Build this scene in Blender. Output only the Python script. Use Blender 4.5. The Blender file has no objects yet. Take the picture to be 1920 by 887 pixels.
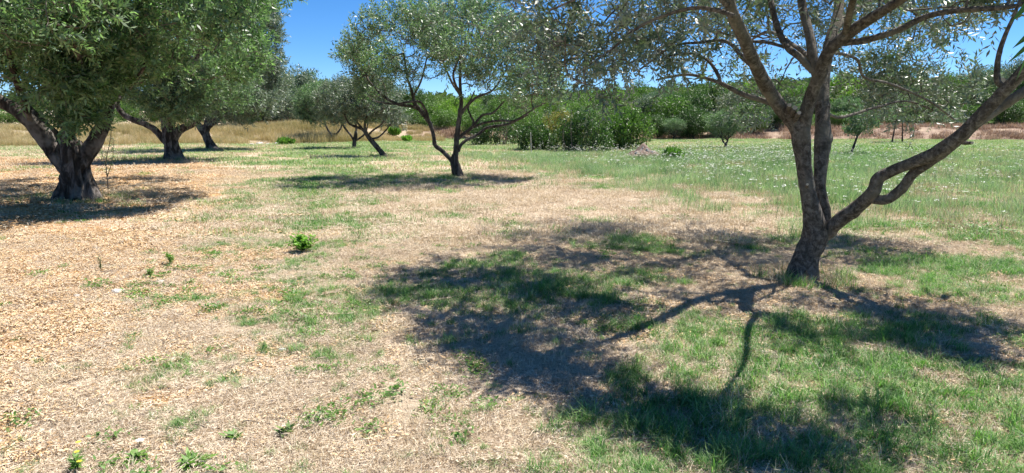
import bpy, math, random
import numpy as np
from mathutils import Vector

# ------------------------------------------------------------------ camera, sky, sun, exposure
scene = bpy.context.scene
COL = scene.collection
F_PX, CX, CY = 1274.0, 960.0, 443.5        # focal length and centre in pixels of the 1920 px photograph
PITCH = math.radians(9.5)
EYE = np.array([0.0, 0.0, 1.6])
cam_d = bpy.data.cameras.new('camera'); cam = bpy.data.objects.new('camera', cam_d); COL.objects.link(cam)
cam.location = EYE; cam.rotation_euler = (math.pi/2 - PITCH, 0, 0)
cam_d.sensor_width = 36.0; cam_d.lens = 36.0*F_PX/1920.0
cam_d.clip_start = 0.05; cam_d.clip_end = 2000
scene.camera = cam
SUN = Vector((0.40, 0.34, 1.0)).normalized()
elev = math.asin(SUN.z); azim = math.atan2(SUN.x, SUN.y)
world = bpy.data.worlds.new('World'); scene.world = world; world.use_nodes = True
wn = world.node_tree.nodes; wl = world.node_tree.links
sky = wn.new('ShaderNodeTexSky'); sky.sky_type = 'NISHITA'; sky.sun_disc = False
sky.sun_elevation = elev; sky.sun_rotation = azim
sky.air_density = 0.8; sky.dust_density = 0.0; sky.ozone_density = 6.0; sky.altitude = 2500
hs = wn.new('ShaderNodeHueSaturation'); hs.inputs['Saturation'].default_value = 1.2
wl.new(sky.outputs[0], hs.inputs['Color']); wl.new(hs.outputs[0], wn['Background'].inputs[0]); wn['Background'].inputs[1].default_value = 0.082
sl = bpy.data.lights.new('sun', 'SUN'); sl.energy = 5.0; sl.angle = math.radians(0.5); sl.color = (1.0, 0.95, 0.88)
so = bpy.data.objects.new('sun', sl); COL.objects.link(so)
so.rotation_euler = (-SUN).to_track_quat('-Z', 'Y').to_euler()
vs = scene.view_settings; vs.view_transform = 'Standard'; vs.look = 'None'; vs.exposure = 1.05; vs.gamma = 1.0
scene.cycles.max_bounces = 6; scene.cycles.transmission_bounces = 4; scene.cycles.diffuse_bounces = 3
scene.cycles.use_fast_gi = False

rng = np.random.default_rng(11)
random.seed(5)
def R(a, b, n=None): return rng.uniform(a, b, n)

# ------------------------------------------------------------------ photograph <-> place
cp, sp = math.cos(PITCH), math.sin(PITCH)
def ray(px, py):
    a = (px-CX)/F_PX; b = (CY-py)/F_PX
    return np.array([a, cp + b*sp, -sp + b*cp])
def P(px, py, Y):                                   # the point at depth Y along that line of sight
    d = ray(px, py); return EYE + d*(Y/d[1])
def G(px, py):                                      # level-ground point
    d = ray(px, py); return EYE + d*(-EYE[2]/d[2])
def proj(X, Y, Z=0.0):
    y = np.maximum(Y, 0.3); z = Z - EYE[2]
    f = y*cp - z*sp; u = y*sp + z*cp
    return CX + F_PX*X/f, CY - F_PX*u/f

# ------------------------------------------------------------------ noise
def _h(ix, iy, iz, s):
    n = (ix*374761393 + iy*668265263 + iz*2147483647 + s*1274126177) & 0xffffffff
    n = ((n ^ (n >> 13))*1274126177) & 0xffffffff
    n = (n ^ (n >> 16)) & 0xffffffff
    return n/4294967295.0
def noise3(x, y, z, s=0):
    x = np.asarray(x, float); y = np.asarray(y, float); z = np.asarray(z, float) + 0*x
    xi = np.floor(x).astype(np.int64); yi = np.floor(y).astype(np.int64); zi = np.floor(z).astype(np.int64)
    fx, fy, fz = x-xi, y-yi, z-zi
    fx = fx*fx*(3-2*fx); fy = fy*fy*(3-2*fy); fz = fz*fz*(3-2*fz)
    r = 0
    for a in (0, 1):
        for b in (0, 1):
            for c in (0, 1):
                w = (fx if a else 1-fx)*(fy if b else 1-fy)*(fz if c else 1-fz)
                r = r + w*_h(xi+a, yi+b, zi+c, s)
    return r
def fbm(x, y, s=0, o=4, z=0.0):
    t = 0; a = 0.5; n = 0
    for k in range(o):
        t = t + a*noise3(np.asarray(x)*2**k+17*k, np.asarray(y)*2**k, z, s+k); n += a; a *= 0.5
    return t/n
def sstep(a, b, x):
    t = np.clip((x-a)/(b-a), 0, 1); return t*t*(3-2*t)

# ------------------------------------------------------------------ terrain
def edge_y(X):                                      # where the level field ends and the bank begins
    return 62 + 4*np.sin(X*0.05+1) - 9*sstep(-10, -30, X)
def height(X, Y):
    X = np.asarray(X, float); Y = np.asarray(Y, float)
    e = edge_y(X)
    h = 1.0*sstep(0, 7, Y-e)*(0.8+0.4*fbm(X*0.2, Y*0.2, 3, 2))
    d = np.clip(Y-e-8, 0, None)
    right = sstep(-15, 100, X)
    h = h + d*(0.020+0.045*right)*sstep(0, 30, d)
    h = np.minimum(h, 9+6*right+fbm(X*0.01, Y*0.01, 9, 2)*4)
    near = 0.03*(fbm(X*1.3, Y*1.3, 21, 3)-0.5) + 0.10*(fbm(X*0.25, Y*0.25, 22, 2)-0.5)*sstep(3, 12, Y)
    return h + near

def edge_line(px):                                  # front border of the long-grass meadow, in py for each px
    return np.interp(px, [560, 760, 860, 1030, 1250, 1450, 1700, 1920, 2300], [262, 268, 288, 322, 362, 410, 445, 470, 500])

LOWGREEN = [(310, 555, 90, 28, .7), (430, 485, 90, 26, .7), (640, 600, 60, 45, .7), (640, 690, 70, 40, .5), (590, 520, 90, 40, .4), (560, 350, 70, 20, .4), (340, 690, 60, 22, .35), (220, 640, 60, 22, .25), (540, 400, 90, 22, .4), (800, 560, 90, 40, .1), (1060, 530, 80, 35, .3), (690, 480, 60, 30, .15), (600, 800, 90, 50, .3), (820, 800, 90, 60, .25)]
BARE = [(300, 745, 90, 26, .9), (355, 592, 60, 16, .9), (400, 530, 50, 14, .8), (490, 553, 40, 14, .8), (430, 437, 50, 9, .8), (250, 680, 50, 16, .7), (520, 690, 50, 18, .6), (440, 770, 60, 20, .7), (620, 760, 50, 18, .4), (130, 830, 70, 20, .7)]
def cover(X, Y):
    """what grows where: bare soil, green grass, long meadow, all 0..1"""
    px, py = proj(X, Y)
    n1 = fbm(X*0.55, Y*0.55, 40, 4); n2 = fbm(X*2.1, Y*2.1, 50, 3); n3 = fbm(X*0.2, Y*0.2, 60, 3)
    w = (n1-0.5)
    # bare orange soil under a leaf litter on the left
    lim = np.interp(py, [230, 300, 330, 400, 480, 560, 650, 760, 887], [330, 360, 440, 400, 330, 250, 140, 40, -40])
    soil = sstep(90, -90, px-lim + w*420) * sstep(285, 305, py)
    patch = sstep(0.565, 0.64, n1)*sstep(760, 560, px)*sstep(380, 430, py)*0.8
    for qx, qy, rx, ry, a in BARE: patch = np.maximum(patch, a*sstep(1.15, .5, np.sqrt(((px-qx)/rx)**2+((py-qy)/ry)**2)+(n2-.5)*1.6))
    bare = patch
    soil = np.clip(np.maximum(soil, patch), 0, 1)
    g = 0.20 + 0*X
    g = g + 0.75*np.exp(-(((px-600)/120)**2 + ((py-292)/34)**2))
    g = g + 0.30*np.exp(-((px-(590-(py-400)*0.02))/130)**2)*sstep(300, 350, py)*sstep(760, 600, py)
    g = g + 0.70*sstep(1050, 1500, px + (py-600)*1.2)*sstep(500, 640, py)
    g = g + 0.30*np.exp(-(((px-1120)/230)**2 + ((py-640)/130)**2))
    g = g + 0.40*sstep(1500, 1700, px)*sstep(420, 450, py)*sstep(620, 540, py)
    for qx, qy, rx, ry, a in LOWGREEN: g = g + a*np.exp(-(((px-qx)/rx)**2 + ((py-qy)/ry)**2))
    g = g - 0.20*np.exp(-(((px-1000)/330)**2 + ((py-385)/38)**2))
    g = g + 0.35*np.exp(-(((px-790)/230)**2 + ((py-345)/16)**2))
    g = g - 0.15*np.exp(-(((px-1380)/140)**2 + ((py-490)/80)**2)) - 0.35*np.exp(-(((px-1400)/110)**2 + ((py-585)/45)**2))
    n4 = fbm(X*1.15+9, Y*1.15, 70, 3)
    g = np.clip(g + (n1-0.5)*1.9 + (n2-0.5)*1.3 + (n4-0.5)*1.5, 0, 1)
    g = g*(1-0.8*soil)
    eg = edge_line(px) + w*50
    mead = sstep(28, -26, py-eg+(n2-.5)*50)*sstep(540, 760, px)
    mead = mead*(1-0.75*np.exp(-(((px-1250)/80)**2 + ((py-273)/9)**2)))
    return soil, np.clip(g, 0, 1), np.clip(mead, 0, 1)

# ------------------------------------------------------------------ mesh helpers
def mesh_np(name, V, Fq, mats, attrs=None, smooth=True, fmat=None):
    """V (n,3); Fq (m,4) or (m,3) or list of such arrays"""
    me = bpy.data.meshes.new(name)
    if not isinstance(Fq, list): Fq = [Fq]
    Fq = [np.asarray(f) for f in Fq if len(f)]
    me.vertices.add(len(V)); me.vertices.foreach_set('co', np.ascontiguousarray(V, np.float32).ravel())
    loops = np.concatenate([f.ravel() for f in Fq]).astype(np.int32)
    tot = np.concatenate([np.full(len(f), f.shape[1]) for f in Fq]).astype(np.int32)
    start = np.concatenate([[0], np.cumsum(tot)[:-1]]).astype(np.int32)
    me.loops.add(len(loops)); me.loops.foreach_set('vertex_index', loops)
    me.polygons.add(len(tot)); me.polygons.foreach_set('loop_start', start); me.polygons.foreach_set('loop_total', tot)
    if smooth: me.polygons.foreach_set('use_smooth', np.ones(len(tot), bool))
    if fmat is not None: me.polygons.foreach_set('material_index', np.asarray(fmat, np.int32))
    for k, a in (attrs or {}).items():
        at = me.attributes.new(k, 'FLOAT', 'POINT'); at.data.foreach_set('value', np.ascontiguousarray(a, np.float32))
    for m in (mats if isinstance(mats, (list, tuple)) else [mats]): me.materials.append(m)
    me.update(calc_edges=True)
    return me
def obj(name, me, parent=None, label=None, cat=None, group=None, kind=None, link=True):
    o = bpy.data.objects.new(name, me)
    if link: COL.objects.link(o)
    if parent is not None: o.parent = parent
    if label: o['label'] = label
    if cat: o['category'] = cat
    if group: o['group'] = group
    if kind: o['kind'] = kind
    return o
def empty(name, loc, label, cat, group=None):
    o = obj(name, None, None, label, cat, group); o.location = Vector([float(v) for v in loc]); o.empty_display_size = 0.2; return o

def unit(v): return v/np.maximum(np.linalg.norm(v, axis=-1, keepdims=True), 1e-9)
def catmull(pts, n_per):
    p = np.vstack([2*pts[0]-pts[1], pts, 2*pts[-1]-pts[-2]]); out = []
    for i in range(1, len(p)-2):
        t = np.linspace(0, 1, n_per, endpoint=False)[:, None]
        a, b, c, d = p[i-1], p[i], p[i+1], p[i+2]
        out.append(0.5*((2*b)+(-a+c)*t+(2*a-5*b+4*c-d)*t**2+(-a+3*b-3*c+d)*t**3))
    out.append(p[-2][None]); return np.vstack(out)
def sweep(pts, rad, segs=14, step=None, rough=0.06, ridge=0.0, seed=0, flare=0.0, flare_h=0.3, knots=0.0, lobes=5, squash=0.0):
    pts = np.asarray(pts, float); rad = np.asarray(rad, float)
    L = np.linalg.norm(np.diff(pts, axis=0), axis=1).sum()
    step = step or max(0.02, rad.mean()*0.5)
    n = max(3, int(L/step/(len(pts)-1)))
    pr = catmull(np.hstack([pts, rad[:, None]]), n)
    c = pr[:, :3]; r = np.maximum(pr[:, 3], 0.002)
    s = np.concatenate([[0], np.cumsum(np.linalg.norm(np.diff(c, axis=0), axis=1))])
    T = unit(np.gradient(c, axis=0))
    N = np.zeros_like(T); ref = np.array([0.3, 1.0, 0.1]); N[0] = unit(ref - T[0]*np.dot(ref, T[0]))
    for i in range(1, len(T)):
        v = N[i-1]-T[i]*np.dot(N[i-1], T[i]); N[i] = v/np.linalg.norm(v)
    B = np.cross(T, N)
    th = np.linspace(0, 2*math.pi, segs, endpoint=False)
    S, TH = np.meshgrid(s, th, indexing='ij')
    RR = r[:, None]*np.ones_like(TH)
    cx, sx = np.cos(TH), np.sin(TH)
    m = 1 + rough*2*(noise3(cx*1.3+seed, sx*1.3, S/max(rad.mean(), .01)*0.45, seed)-0.5)
    m = m + rough*1.2*(noise3(cx*3+seed, sx*3, S/max(rad.mean(), .01)*1.6, seed+3)-0.5)
    if ridge:
        tw = TH + 0.6*np.sin(S*1.6+seed)+0.5*S
        rn = noise3(np.cos(tw)*2.6+seed, np.sin(tw)*2.6, S*0.8, seed+7)
        rn2 = noise3(np.cos(tw)*6+seed, np.sin(tw)*6, S*2.6, seed+8)
        m = m + ridge*(np.abs(rn-0.5)*-2.4+0.28) + ridge*0.6*(rn2-0.5)
    if knots:
        k = noise3(cx*1.7+5, sx*1.7, S/rad.mean()*0.5, seed+31)
        m = m + knots*sstep(0.68, 0.9, k)
    if flare:
        f = flare*np.exp(-np.clip(S-0.1, 0, None)/flare_h)
        lob = 0.55+0.45*np.cos(lobes*TH+seed+0.9*np.sin(TH*2+seed)) + 0.25*np.cos(3*TH+seed*2)
        m = m + f*np.clip(lob, 0.1, None)
    RR = RR*m
    RRx = RR*(1+squash)
    V = c[:, None]+(N[:, None]*cx[..., None])*RRx[..., None]+(B[:, None]*sx[..., None])*RR[..., None]
    nr = len(c); V = V.reshape(-1, 3)
    i = np.arange(nr-1)[:, None]*segs; j = np.arange(segs)[None]; j2 = (j+1) % segs
    Q = np.stack([i+j, i+j2, i+segs+j2, i+segs+j], -1).reshape(-1, 4)
    V = np.vstack([V, c[0], c[-1]+T[-1]*r[-1]*0.4])
    a = np.arange(segs); b = (a+1) % segs
    cap0 = np.stack([b, a, np.full(segs, nr*segs)], -1)
    cap1 = np.stack([(nr-1)*segs+a, (nr-1)*segs+b, np.full(segs, nr*segs+1)], -1)
    return V, [Q, np.vstack([cap0, cap1])]
class Acc:
    def __init__(self): self.V = []; self.Q = []; self.T = []; self.A = []; self.n = 0
    def add(self, V, Fs, a=0.5):
        V = np.asarray(V, float)
        if not isinstance(Fs, list): Fs = [Fs]
        for f in Fs:
            f = np.asarray(f)+self.n
            (self.Q if f.shape[1] == 4 else self.T).append(f)
        self.V.append(V); self.A.append(np.full(len(V), a, float) if np.isscalar(a) else np.asarray(a, float)); self.n += len(V)
    def mesh(self, name, mats, smooth=True):
        return mesh_np(name, np.vstack(self.V), ([np.vstack(self.Q)] if self.Q else [])+([np.vstack(self.T)] if self.T else []), mats, {'v': np.concatenate(self.A)}, smooth)

# ------------------------------------------------------------------ materials
class NT:
    def __init__(self, name):
        self.m = bpy.data.materials.new(name); self.m.use_nodes = True
        self.t = self.m.node_tree; self.t.nodes.clear(); self.out = self.t.nodes.new('ShaderNodeOutputMaterial')
    def n(self, typ, **kw):
        nd = self.t.nodes.new(typ)
        for k, v in kw.items():
            if k.startswith('i_'): self.put(nd.inputs[int(k[2:]) if k[2:].isdigit() else k[2:].replace('_', ' ')], v)
            else: setattr(nd, k, v)
        return nd
    def put(self, sock, v):
        if hasattr(v, 'outputs'): v = v.outputs[0]
        if isinstance(v, bpy.types.NodeSocket): self.t.links.new(v, sock)
        elif isinstance(v, (tuple, list)) and len(v) == 3 and sock.type == 'RGBA': sock.default_value = (*v, 1)
        else: sock.default_value = v
    def mix(self, f, a, b, bt='MIX'):
        nd = self.t.nodes.new('ShaderNodeMix'); nd.data_type = 'RGBA'; nd.blend_type = bt
        self.put(nd.inputs[0], f); self.put(nd.inputs[6], a); self.put(nd.inputs[7], b); return nd.outputs[2]
    def math(self, op, a, b=0.0, c=None):
        nd = self.n('ShaderNodeMath', operation=op); self.put(nd.inputs[0], a); self.put(nd.inputs[1], b)
        if c is not None: self.put(nd.inputs[2], c)
        return nd.outputs[0]
    def ramp(self, f, stops, interp='LINEAR'):
        nd = self.n('ShaderNodeValToRGB'); e = nd.color_ramp.elements; nd.color_ramp.interpolation = interp
        while len(e) > 1: e.remove(e[-1])
        e[0].position = stops[0][0]; e[0].color = (*stops[0][1], 1)
        for p, c in stops[1:]:
            x = e.new(p); x.color = (*c, 1)
        self.put(nd.inputs[0], f); return nd.outputs[0]
    def attr(self, name): return self.n('ShaderNodeAttribute', attribute_name=name).outputs['Fac']
    def noise(self, scale, detail=4, rough=0.6, vec=None, dist=0.0):
        nd = self.n('ShaderNodeTexNoise'); nd.inputs['Scale'].default_value = scale; nd.inputs['Detail'].default_value = detail
        nd.inputs['Roughness'].default_value = rough; nd.inputs['Distortion'].default_value = dist
        if vec is not None: self.put(nd.inputs['Vector'], vec)
        return nd.outputs['Fac']
    def done(self, sh):
        self.t.links.new(sh if isinstance(sh, bpy.types.NodeSocket) else sh.outputs[0], self.out.inputs[0]); return self.m
def g3(v): return (v, v, v)

def leaf_mat(name, front, back, trans=0.35, rough=0.45, spec=0.5, noise_amt=0.35, tr_col=None, nscale=0.9):
    """front: three colours along the leaf's own value; back: colour of the underside"""
    t = NT(name)
    v = t.attr('v')
    geo = t.n('ShaderNodeNewGeometry'); oi = t.n('ShaderNodeObjectInfo')
    nz = t.noise(nscale, 3, 0.6, geo.outputs['Position'])
    fac = t.math('ADD', v, t.math('MULTIPLY', t.math('SUBTRACT', nz, 0.5), noise_amt))
    fac = t.math('ADD', fac, t.math('MULTIPLY', t.math('SUBTRACT', oi.outputs['Random'], 0.5), 0.16))
    c = t.ramp(fac, [(0.1, front[0]), (0.5, front[1]), (0.92, front[2])])
    cb = t.mix(0.5, back, c) if back else c
    cc = t.mix(geo.outputs['Backfacing'], c, back or c)
    p = t.n('ShaderNodeBsdfPrincipled'); t.put(p.inputs['Base Color'], cc); p.inputs['Roughness'].default_value = rough
    p.inputs['Specular IOR Level'].default_value = spec
    tr = t.n('ShaderNodeBsdfTranslucent'); t.put(tr.inputs[0], t.mix(1.0, c, tr_col or (1.15, 1.6, 0.75), 'MULTIPLY'))
    mx = t.n('ShaderNodeMixShader'); mx.inputs[0].default_value = trans
    t.t.links.new(p.outputs[0], mx.inputs[1]); t.t.links.new(tr.outputs[0], mx.inputs[2])
    return t.done(mx)

def bark_mat(name, dark, mid, light, lichen, scale=1.0, bump=0.6, stretch=0.35):
    t = NT(name)
    tc = t.n('ShaderNodeTexCoord'); mp = t.n('ShaderNodeMapping'); t.put(mp.inputs[0], tc.outputs['Object'])
    mp.inputs['Scale'].default_value = (scale, scale, scale*stretch)
    n1 = t.noise(9, 6, 0.65, mp, 0.6); n2 = t.noise(42, 4, 0.7, mp); n3 = t.noise(2.3, 3, 0.55, tc.outputs['Object'])
    c = t.ramp(n1, [(0.3, dark), (0.48, mid), (0.66, light)])
    c = t.mix(t.math('MULTIPLY', t.ramp(n2, [(0.35, g3(0)), (0.7, g3(1))]), 0.45), c, dark)
    c = t.mix(t.ramp(n3, [(0.52, g3(0)), (0.66, g3(0.8))]), c, lichen)
    vo = t.n('ShaderNodeTexVoronoi'); t.put(vo.inputs['Vector'], mp); vo.inputs['Scale'].default_value = 26
    h = t.math('ADD', t.math('MULTIPLY', n1, 1.0), t.math('ADD', t.math('MULTIPLY', n2, 0.35), t.math('MULTIPLY', vo.outputs['Distance'], 0.3)))
    b = t.n('ShaderNodeBump'); b.inputs['Strength'].default_value = bump; b.inputs['Distance'].default_value = 0.03/scale; t.put(b.inputs['Height'], h)
    p = t.n('ShaderNodeBsdfPrincipled'); t.put(p.inputs['Base Color'], c); p.inputs['Roughness'].default_value = 0.9
    p.inputs['Specular IOR Level'].default_value = 0.2; t.put(p.inputs['Normal'], b)
    return t.done(p)

def plain(name, col, rough=0.8, col2=None, nscale=8, bump=0.0):
    t = NT(name); p = t.n('ShaderNodeBsdfPrincipled')
    n = t.noise(nscale, 5, 0.6, t.n('ShaderNodeTexCoord').outputs['Object'])
    t.put(p.inputs['Base Color'], t.ramp(n, [(0.35, col), (0.65, col2 or col)]))
    p.inputs['Roughness'].default_value = rough; p.inputs['Specular IOR Level'].default_value = 0.25
    if bump:
        b = t.n('ShaderNodeBump'); b.inputs['Strength'].default_value = bump; t.put(b.inputs['Height'], n); t.put(p.inputs['Normal'], b)
    return t.done(p)

M = {}
M['olive'] = leaf_mat('olive_leaf', [(0.048, 0.095, 0.046), (0.12, 0.20, 0.10), (0.25, 0.345, 0.19)], (0.24, 0.29, 0.19), 0.32, 0.45, 0.5)
M['olive_bright'] = leaf_mat('olive_leaf_green', [(0.048, 0.088, 0.044), (0.14, 0.215, 0.11), (0.30, 0.40, 0.22)], (0.27, 0.35, 0.20), 0.42, 0.42, 0.5)
M['olive_grey'] = leaf_mat('olive_leaf_grey', [(0.055, 0.09, 0.055), (0.12, 0.165, 0.105), (0.25, 0.30, 0.21)], (0.29, 0.31, 0.26), 0.16, 0.45, 0.5)
M['olive_far'] = leaf_mat('olive_leaf_far', [(0.065, 0.115, 0.06), (0.135, 0.205, 0.11), (0.24, 0.32, 0.18)], (0.20, 0.25, 0.17), 0.25, 0.6, 0.3)
M['olive_silver'] = leaf_mat('olive_leaf_silver', [(0.055, 0.095, 0.05), (0.125, 0.19, 0.105), (0.26, 0.34, 0.20)], (0.29, 0.33, 0.25), 0.28, 0.45, 0.5)
M['shrub_dark'] = leaf_mat('shrub_leaf_dark', [(0.020, 0.045, 0.012), (0.050, 0.10, 0.025), (0.10, 0.18, 0.04)], None, 0.25, 0.45, 0.4)
M['shrub_mid'] = leaf_mat('shrub_leaf_mid', [(0.04, 0.075, 0.02), (0.09, 0.16, 0.035), (0.18, 0.28, 0.06)], None, 0.3, 0.5, 0.4)
M['shrub_lime'] = leaf_mat('shrub_leaf_lime', [(0.08, 0.14, 0.02), (0.17, 0.28, 0.04), (0.32, 0.42, 0.08)], None, 0.35, 0.5, 0.35)
M['shrub_rust'] = leaf_mat('shrub_leaf_rust', [(0.10, 0.10, 0.03), (0.22, 0.20, 0.05), (0.36, 0.22, 0.07)], None, 0.3, 0.6, 0.3)
M['weed'] = leaf_mat('weed_leaf', [(0.06, 0.12, 0.022), (0.12, 0.23, 0.045), (0.23, 0.36, 0.08)], None, 0.3, 0.5, 0.4)
M['weed_bright'] = leaf_mat('weed_leaf_bright', [(0.07, 0.15, 0.02), (0.16, 0.32, 0.045), (0.30, 0.48, 0.09)], None, 0.35, 0.5, 0.4)
M['bark'] = bark_mat('olive_bark_smooth', (0.030, 0.025, 0.021), (0.11, 0.094, 0.079), (0.26, 0.23, 0.20), (0.20, 0.18, 0.145), 2.6, 0.9, 0.9)
M['bark_old'] = bark_mat('olive_bark_old', (0.012, 0.010, 0.008), (0.055, 0.045, 0.038), (0.24, 0.21, 0.19), (0.22, 0.20, 0.18), 0.8, 1.0, 0.3)
M['bark_mid'] = bark_mat('olive_bark_mid', (0.018, 0.014, 0.012), (0.07, 0.058, 0.05), (0.18, 0.155, 0.135), (0.14, 0.13, 0.12), 1.0, 0.8)
M['twig'] = plain('twig_bark', (0.10, 0.085, 0.07), 0.85, (0.19, 0.165, 0.14), 5)
M['cut'] = plain('cut_wood', (0.42, 0.34, 0.25), 0.8, (0.55, 0.47, 0.37), 30)
M['straw'] = leaf_mat('dry_straw', [(0.36, 0.27, 0.16), (0.62, 0.52, 0.36), (0.84, 0.76, 0.59)], None, 0.18, 0.65, 0.25, 0.5, (0.9, 0.8, 0.6))
M['thatch'] = leaf_mat('dead_thatch', [(0.36, 0.27, 0.18), (0.66, 0.55, 0.405), (0.86, 0.77, 0.62)], None, 0.12, 0.7, 0.2, 0.5, (0.9, 0.8, 0.7))
M['golden'] = leaf_mat('golden_grass', [(0.24, 0.27, 0.11), (0.52, 0.44, 0.24), (0.72, 0.63, 0.42)], None, 0.25, 0.7, 0.2, 1.2, (1.0, 0.85, 0.5), 0.13)
M['bankgrass'] = leaf_mat('bank_dry_grass', [(0.20, 0.13, 0.10), (0.38, 0.27, 0.20), (0.52, 0.41, 0.31)], None, 0.2, 0.75, 0.2, 0.6, (0.9, 0.8, 0.6))
M['grass'] = leaf_mat('green_grass', [(0.045, 0.115, 0.028), (0.125, 0.26, 0.065), (0.33, 0.45, 0.17)], None, 0.30, 0.5, 0.4, 0.9, None, 2.0)
M['grass_far'] = leaf_mat('green_grass_far', [(0.11, 0.19, 0.07), (0.25, 0.345, 0.15), (0.49, 0.51, 0.30)], None, 0.25, 0.6, 0.3, 1.3, None, 0.35)
M['meadow'] = leaf_mat('meadow_grass', [(0.085, 0.155, 0.07), (0.22, 0.315, 0.165), (0.57, 0.60, 0.44)], None, 0.30, 0.6, 0.3, 1.1, None, 0.7)
M['litter'] = leaf_mat('leaf_litter', [(0.22, 0.13, 0.065), (0.64, 0.43, 0.22), (0.84, 0.69, 0.48)], (0.55, 0.45, 0.33), 0.05, 0.7, 0.25, 0.5, (0.8, 0.6, 0.4))
M['petal'] = plain('umbel_white', (0.72, 0.74, 0.68), 0.8, (0.82, 0.82, 0.78))
M['yellow'] = plain('yellow_petal', (0.75, 0.60, 0.03), 0.7, (0.8, 0.7, 0.08))
M['stone'] = plain('pale_stone', (0.40, 0.37, 0.33), 0.85, (0.62, 0.59, 0.54), 6, 0.3)
M['stake'] = plain('weathered_stake', (0.42, 0.38, 0.32), 0.8, (0.58, 0.54, 0.47), 10)
M['rubble'] = plain('rubble_soil', (0.10, 0.07, 0.055), 0.95, (0.26, 0.19, 0.15), 5, 0.8)

# ground material driven by the cover attributes, broken up with noise
def ground_material():
    t = NT('field_ground')
    pos = t.n('ShaderNodeNewGeometry').outputs['Position']
    soil, green, bank = t.attr('soil'), t.attr('green'), t.attr('bank')
    a = t.noise(3.0, 6, 0.7, pos); b = t.noise(24, 6, 0.75, pos); c = t.noise(90, 4, 0.7, pos); d = t.noise(0.5, 4, 0.6, pos)
    dry = t.ramp(b, [(0.30, (0.29, 0.21, 0.14)), (0.47, (0.47, 0.37, 0.265)), (0.66, (0.62, 0.52, 0.39))])
    so = t.ramp(t.math('ADD', t.math('MULTIPLY', b, 0.6), t.math('MULTIPLY', a, 0.4)), [(0.32, (0.22, 0.115, 0.05)), (0.5, (0.50, 0.30, 0.14)), (0.66, (0.60, 0.42, 0.24))])
    gr = t.ramp(b, [(0.30, (0.07, 0.10, 0.03)), (0.5, (0.18, 0.21, 0.08)), (0.7, (0.36, 0.34, 0.17))])
    def edge(at, amt=0.5, lo=0.35, hi=0.65):
        s = t.math('ADD', at, t.math('MULTIPLY', t.math('SUBTRACT', t.math('ADD', t.math('MULTIPLY', b, 0.5), t.math('MULTIPLY', a, 0.5)), 0.5), amt*2))
        return t.ramp(s, [(lo, g3(0)), (hi, g3(1))])
    col = t.mix(edge(soil, 0.9), dry, so)
    col = t.mix(t.math('MULTIPLY', edge(green, 0.9, 0.35, 0.75), 0.8), col, gr)
    bk = t.ramp(t.noise(1.4, 6, 0.7, pos), [(0.3, (0.15, 0.10, 0.075)), (0.5, (0.30, 0.215, 0.16)), (0.7, (0.42, 0.34, 0.24))])
    col = t.mix(edge(bank, 0.3), col, bk)
    h = t.math('ADD', t.math('MULTIPLY', b, 1.0), t.math('MULTIPLY', c, 0.5))
    bp = t.n('ShaderNodeBump'); bp.inputs['Strength'].default_value = 0.9; bp.inputs['Distance'].default_value = 0.03; t.put(bp.inputs['Height'], h)
    p = t.n('ShaderNodeBsdfPrincipled'); t.put(p.inputs['Base Color'], col); p.inputs['Roughness'].default_value = 0.95
    p.inputs['Specular IOR Level'].default_value = 0.15; t.put(p.inputs['Normal'], bp)
    return t.done(p)
M['ground'] = ground_material()

# ------------------------------------------------------------------ the ground: one sheet to the horizon
def build_ground():
    ys = np.concatenate([np.arange(-14, 1.5, 0.5), 1.5*np.power(1.0085, np.arange(0, 560))])
    ys = ys[ys < 175]; ys = np.concatenate([ys, np.linspace(180, 900, 40)])
    us = np.linspace(-1, 1, 361); us = np.sign(us)*(0.72*np.abs(us)+0.28*np.abs(us)**4)
    YY, UU = np.meshgrid(ys, us, indexing='ij')
    XX = UU*(14+1.25*np.maximum(YY, 0))
    ZZ = height(XX, YY)
    soil, gr, me = cover(XX, YY)
    e = edge_y(XX)
    bank = sstep(-1, 1.5, YY-e)*sstep(-22, 2, XX)
    gr = np.maximum(gr*(1-bank), me*0.5)*(1-bank)
    V = np.stack([XX, YY, ZZ], -1).reshape(-1, 3); nr, nc = XX.shape
    i = np.arange(nr-1)[:, None]*nc; j = np.arange(nc-1)[None]
    Q = np.stack([i+j, i+j+1, i+nc+j+1, i+nc+j], -1).reshape(-1, 4)
    m = mesh_np('ground', V, Q, M['ground'], {'soil': soil.ravel(), 'green': gr.ravel(), 'bank': bank.ravel()})
    obj('ground', m, kind='structure')
build_ground()

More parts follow.
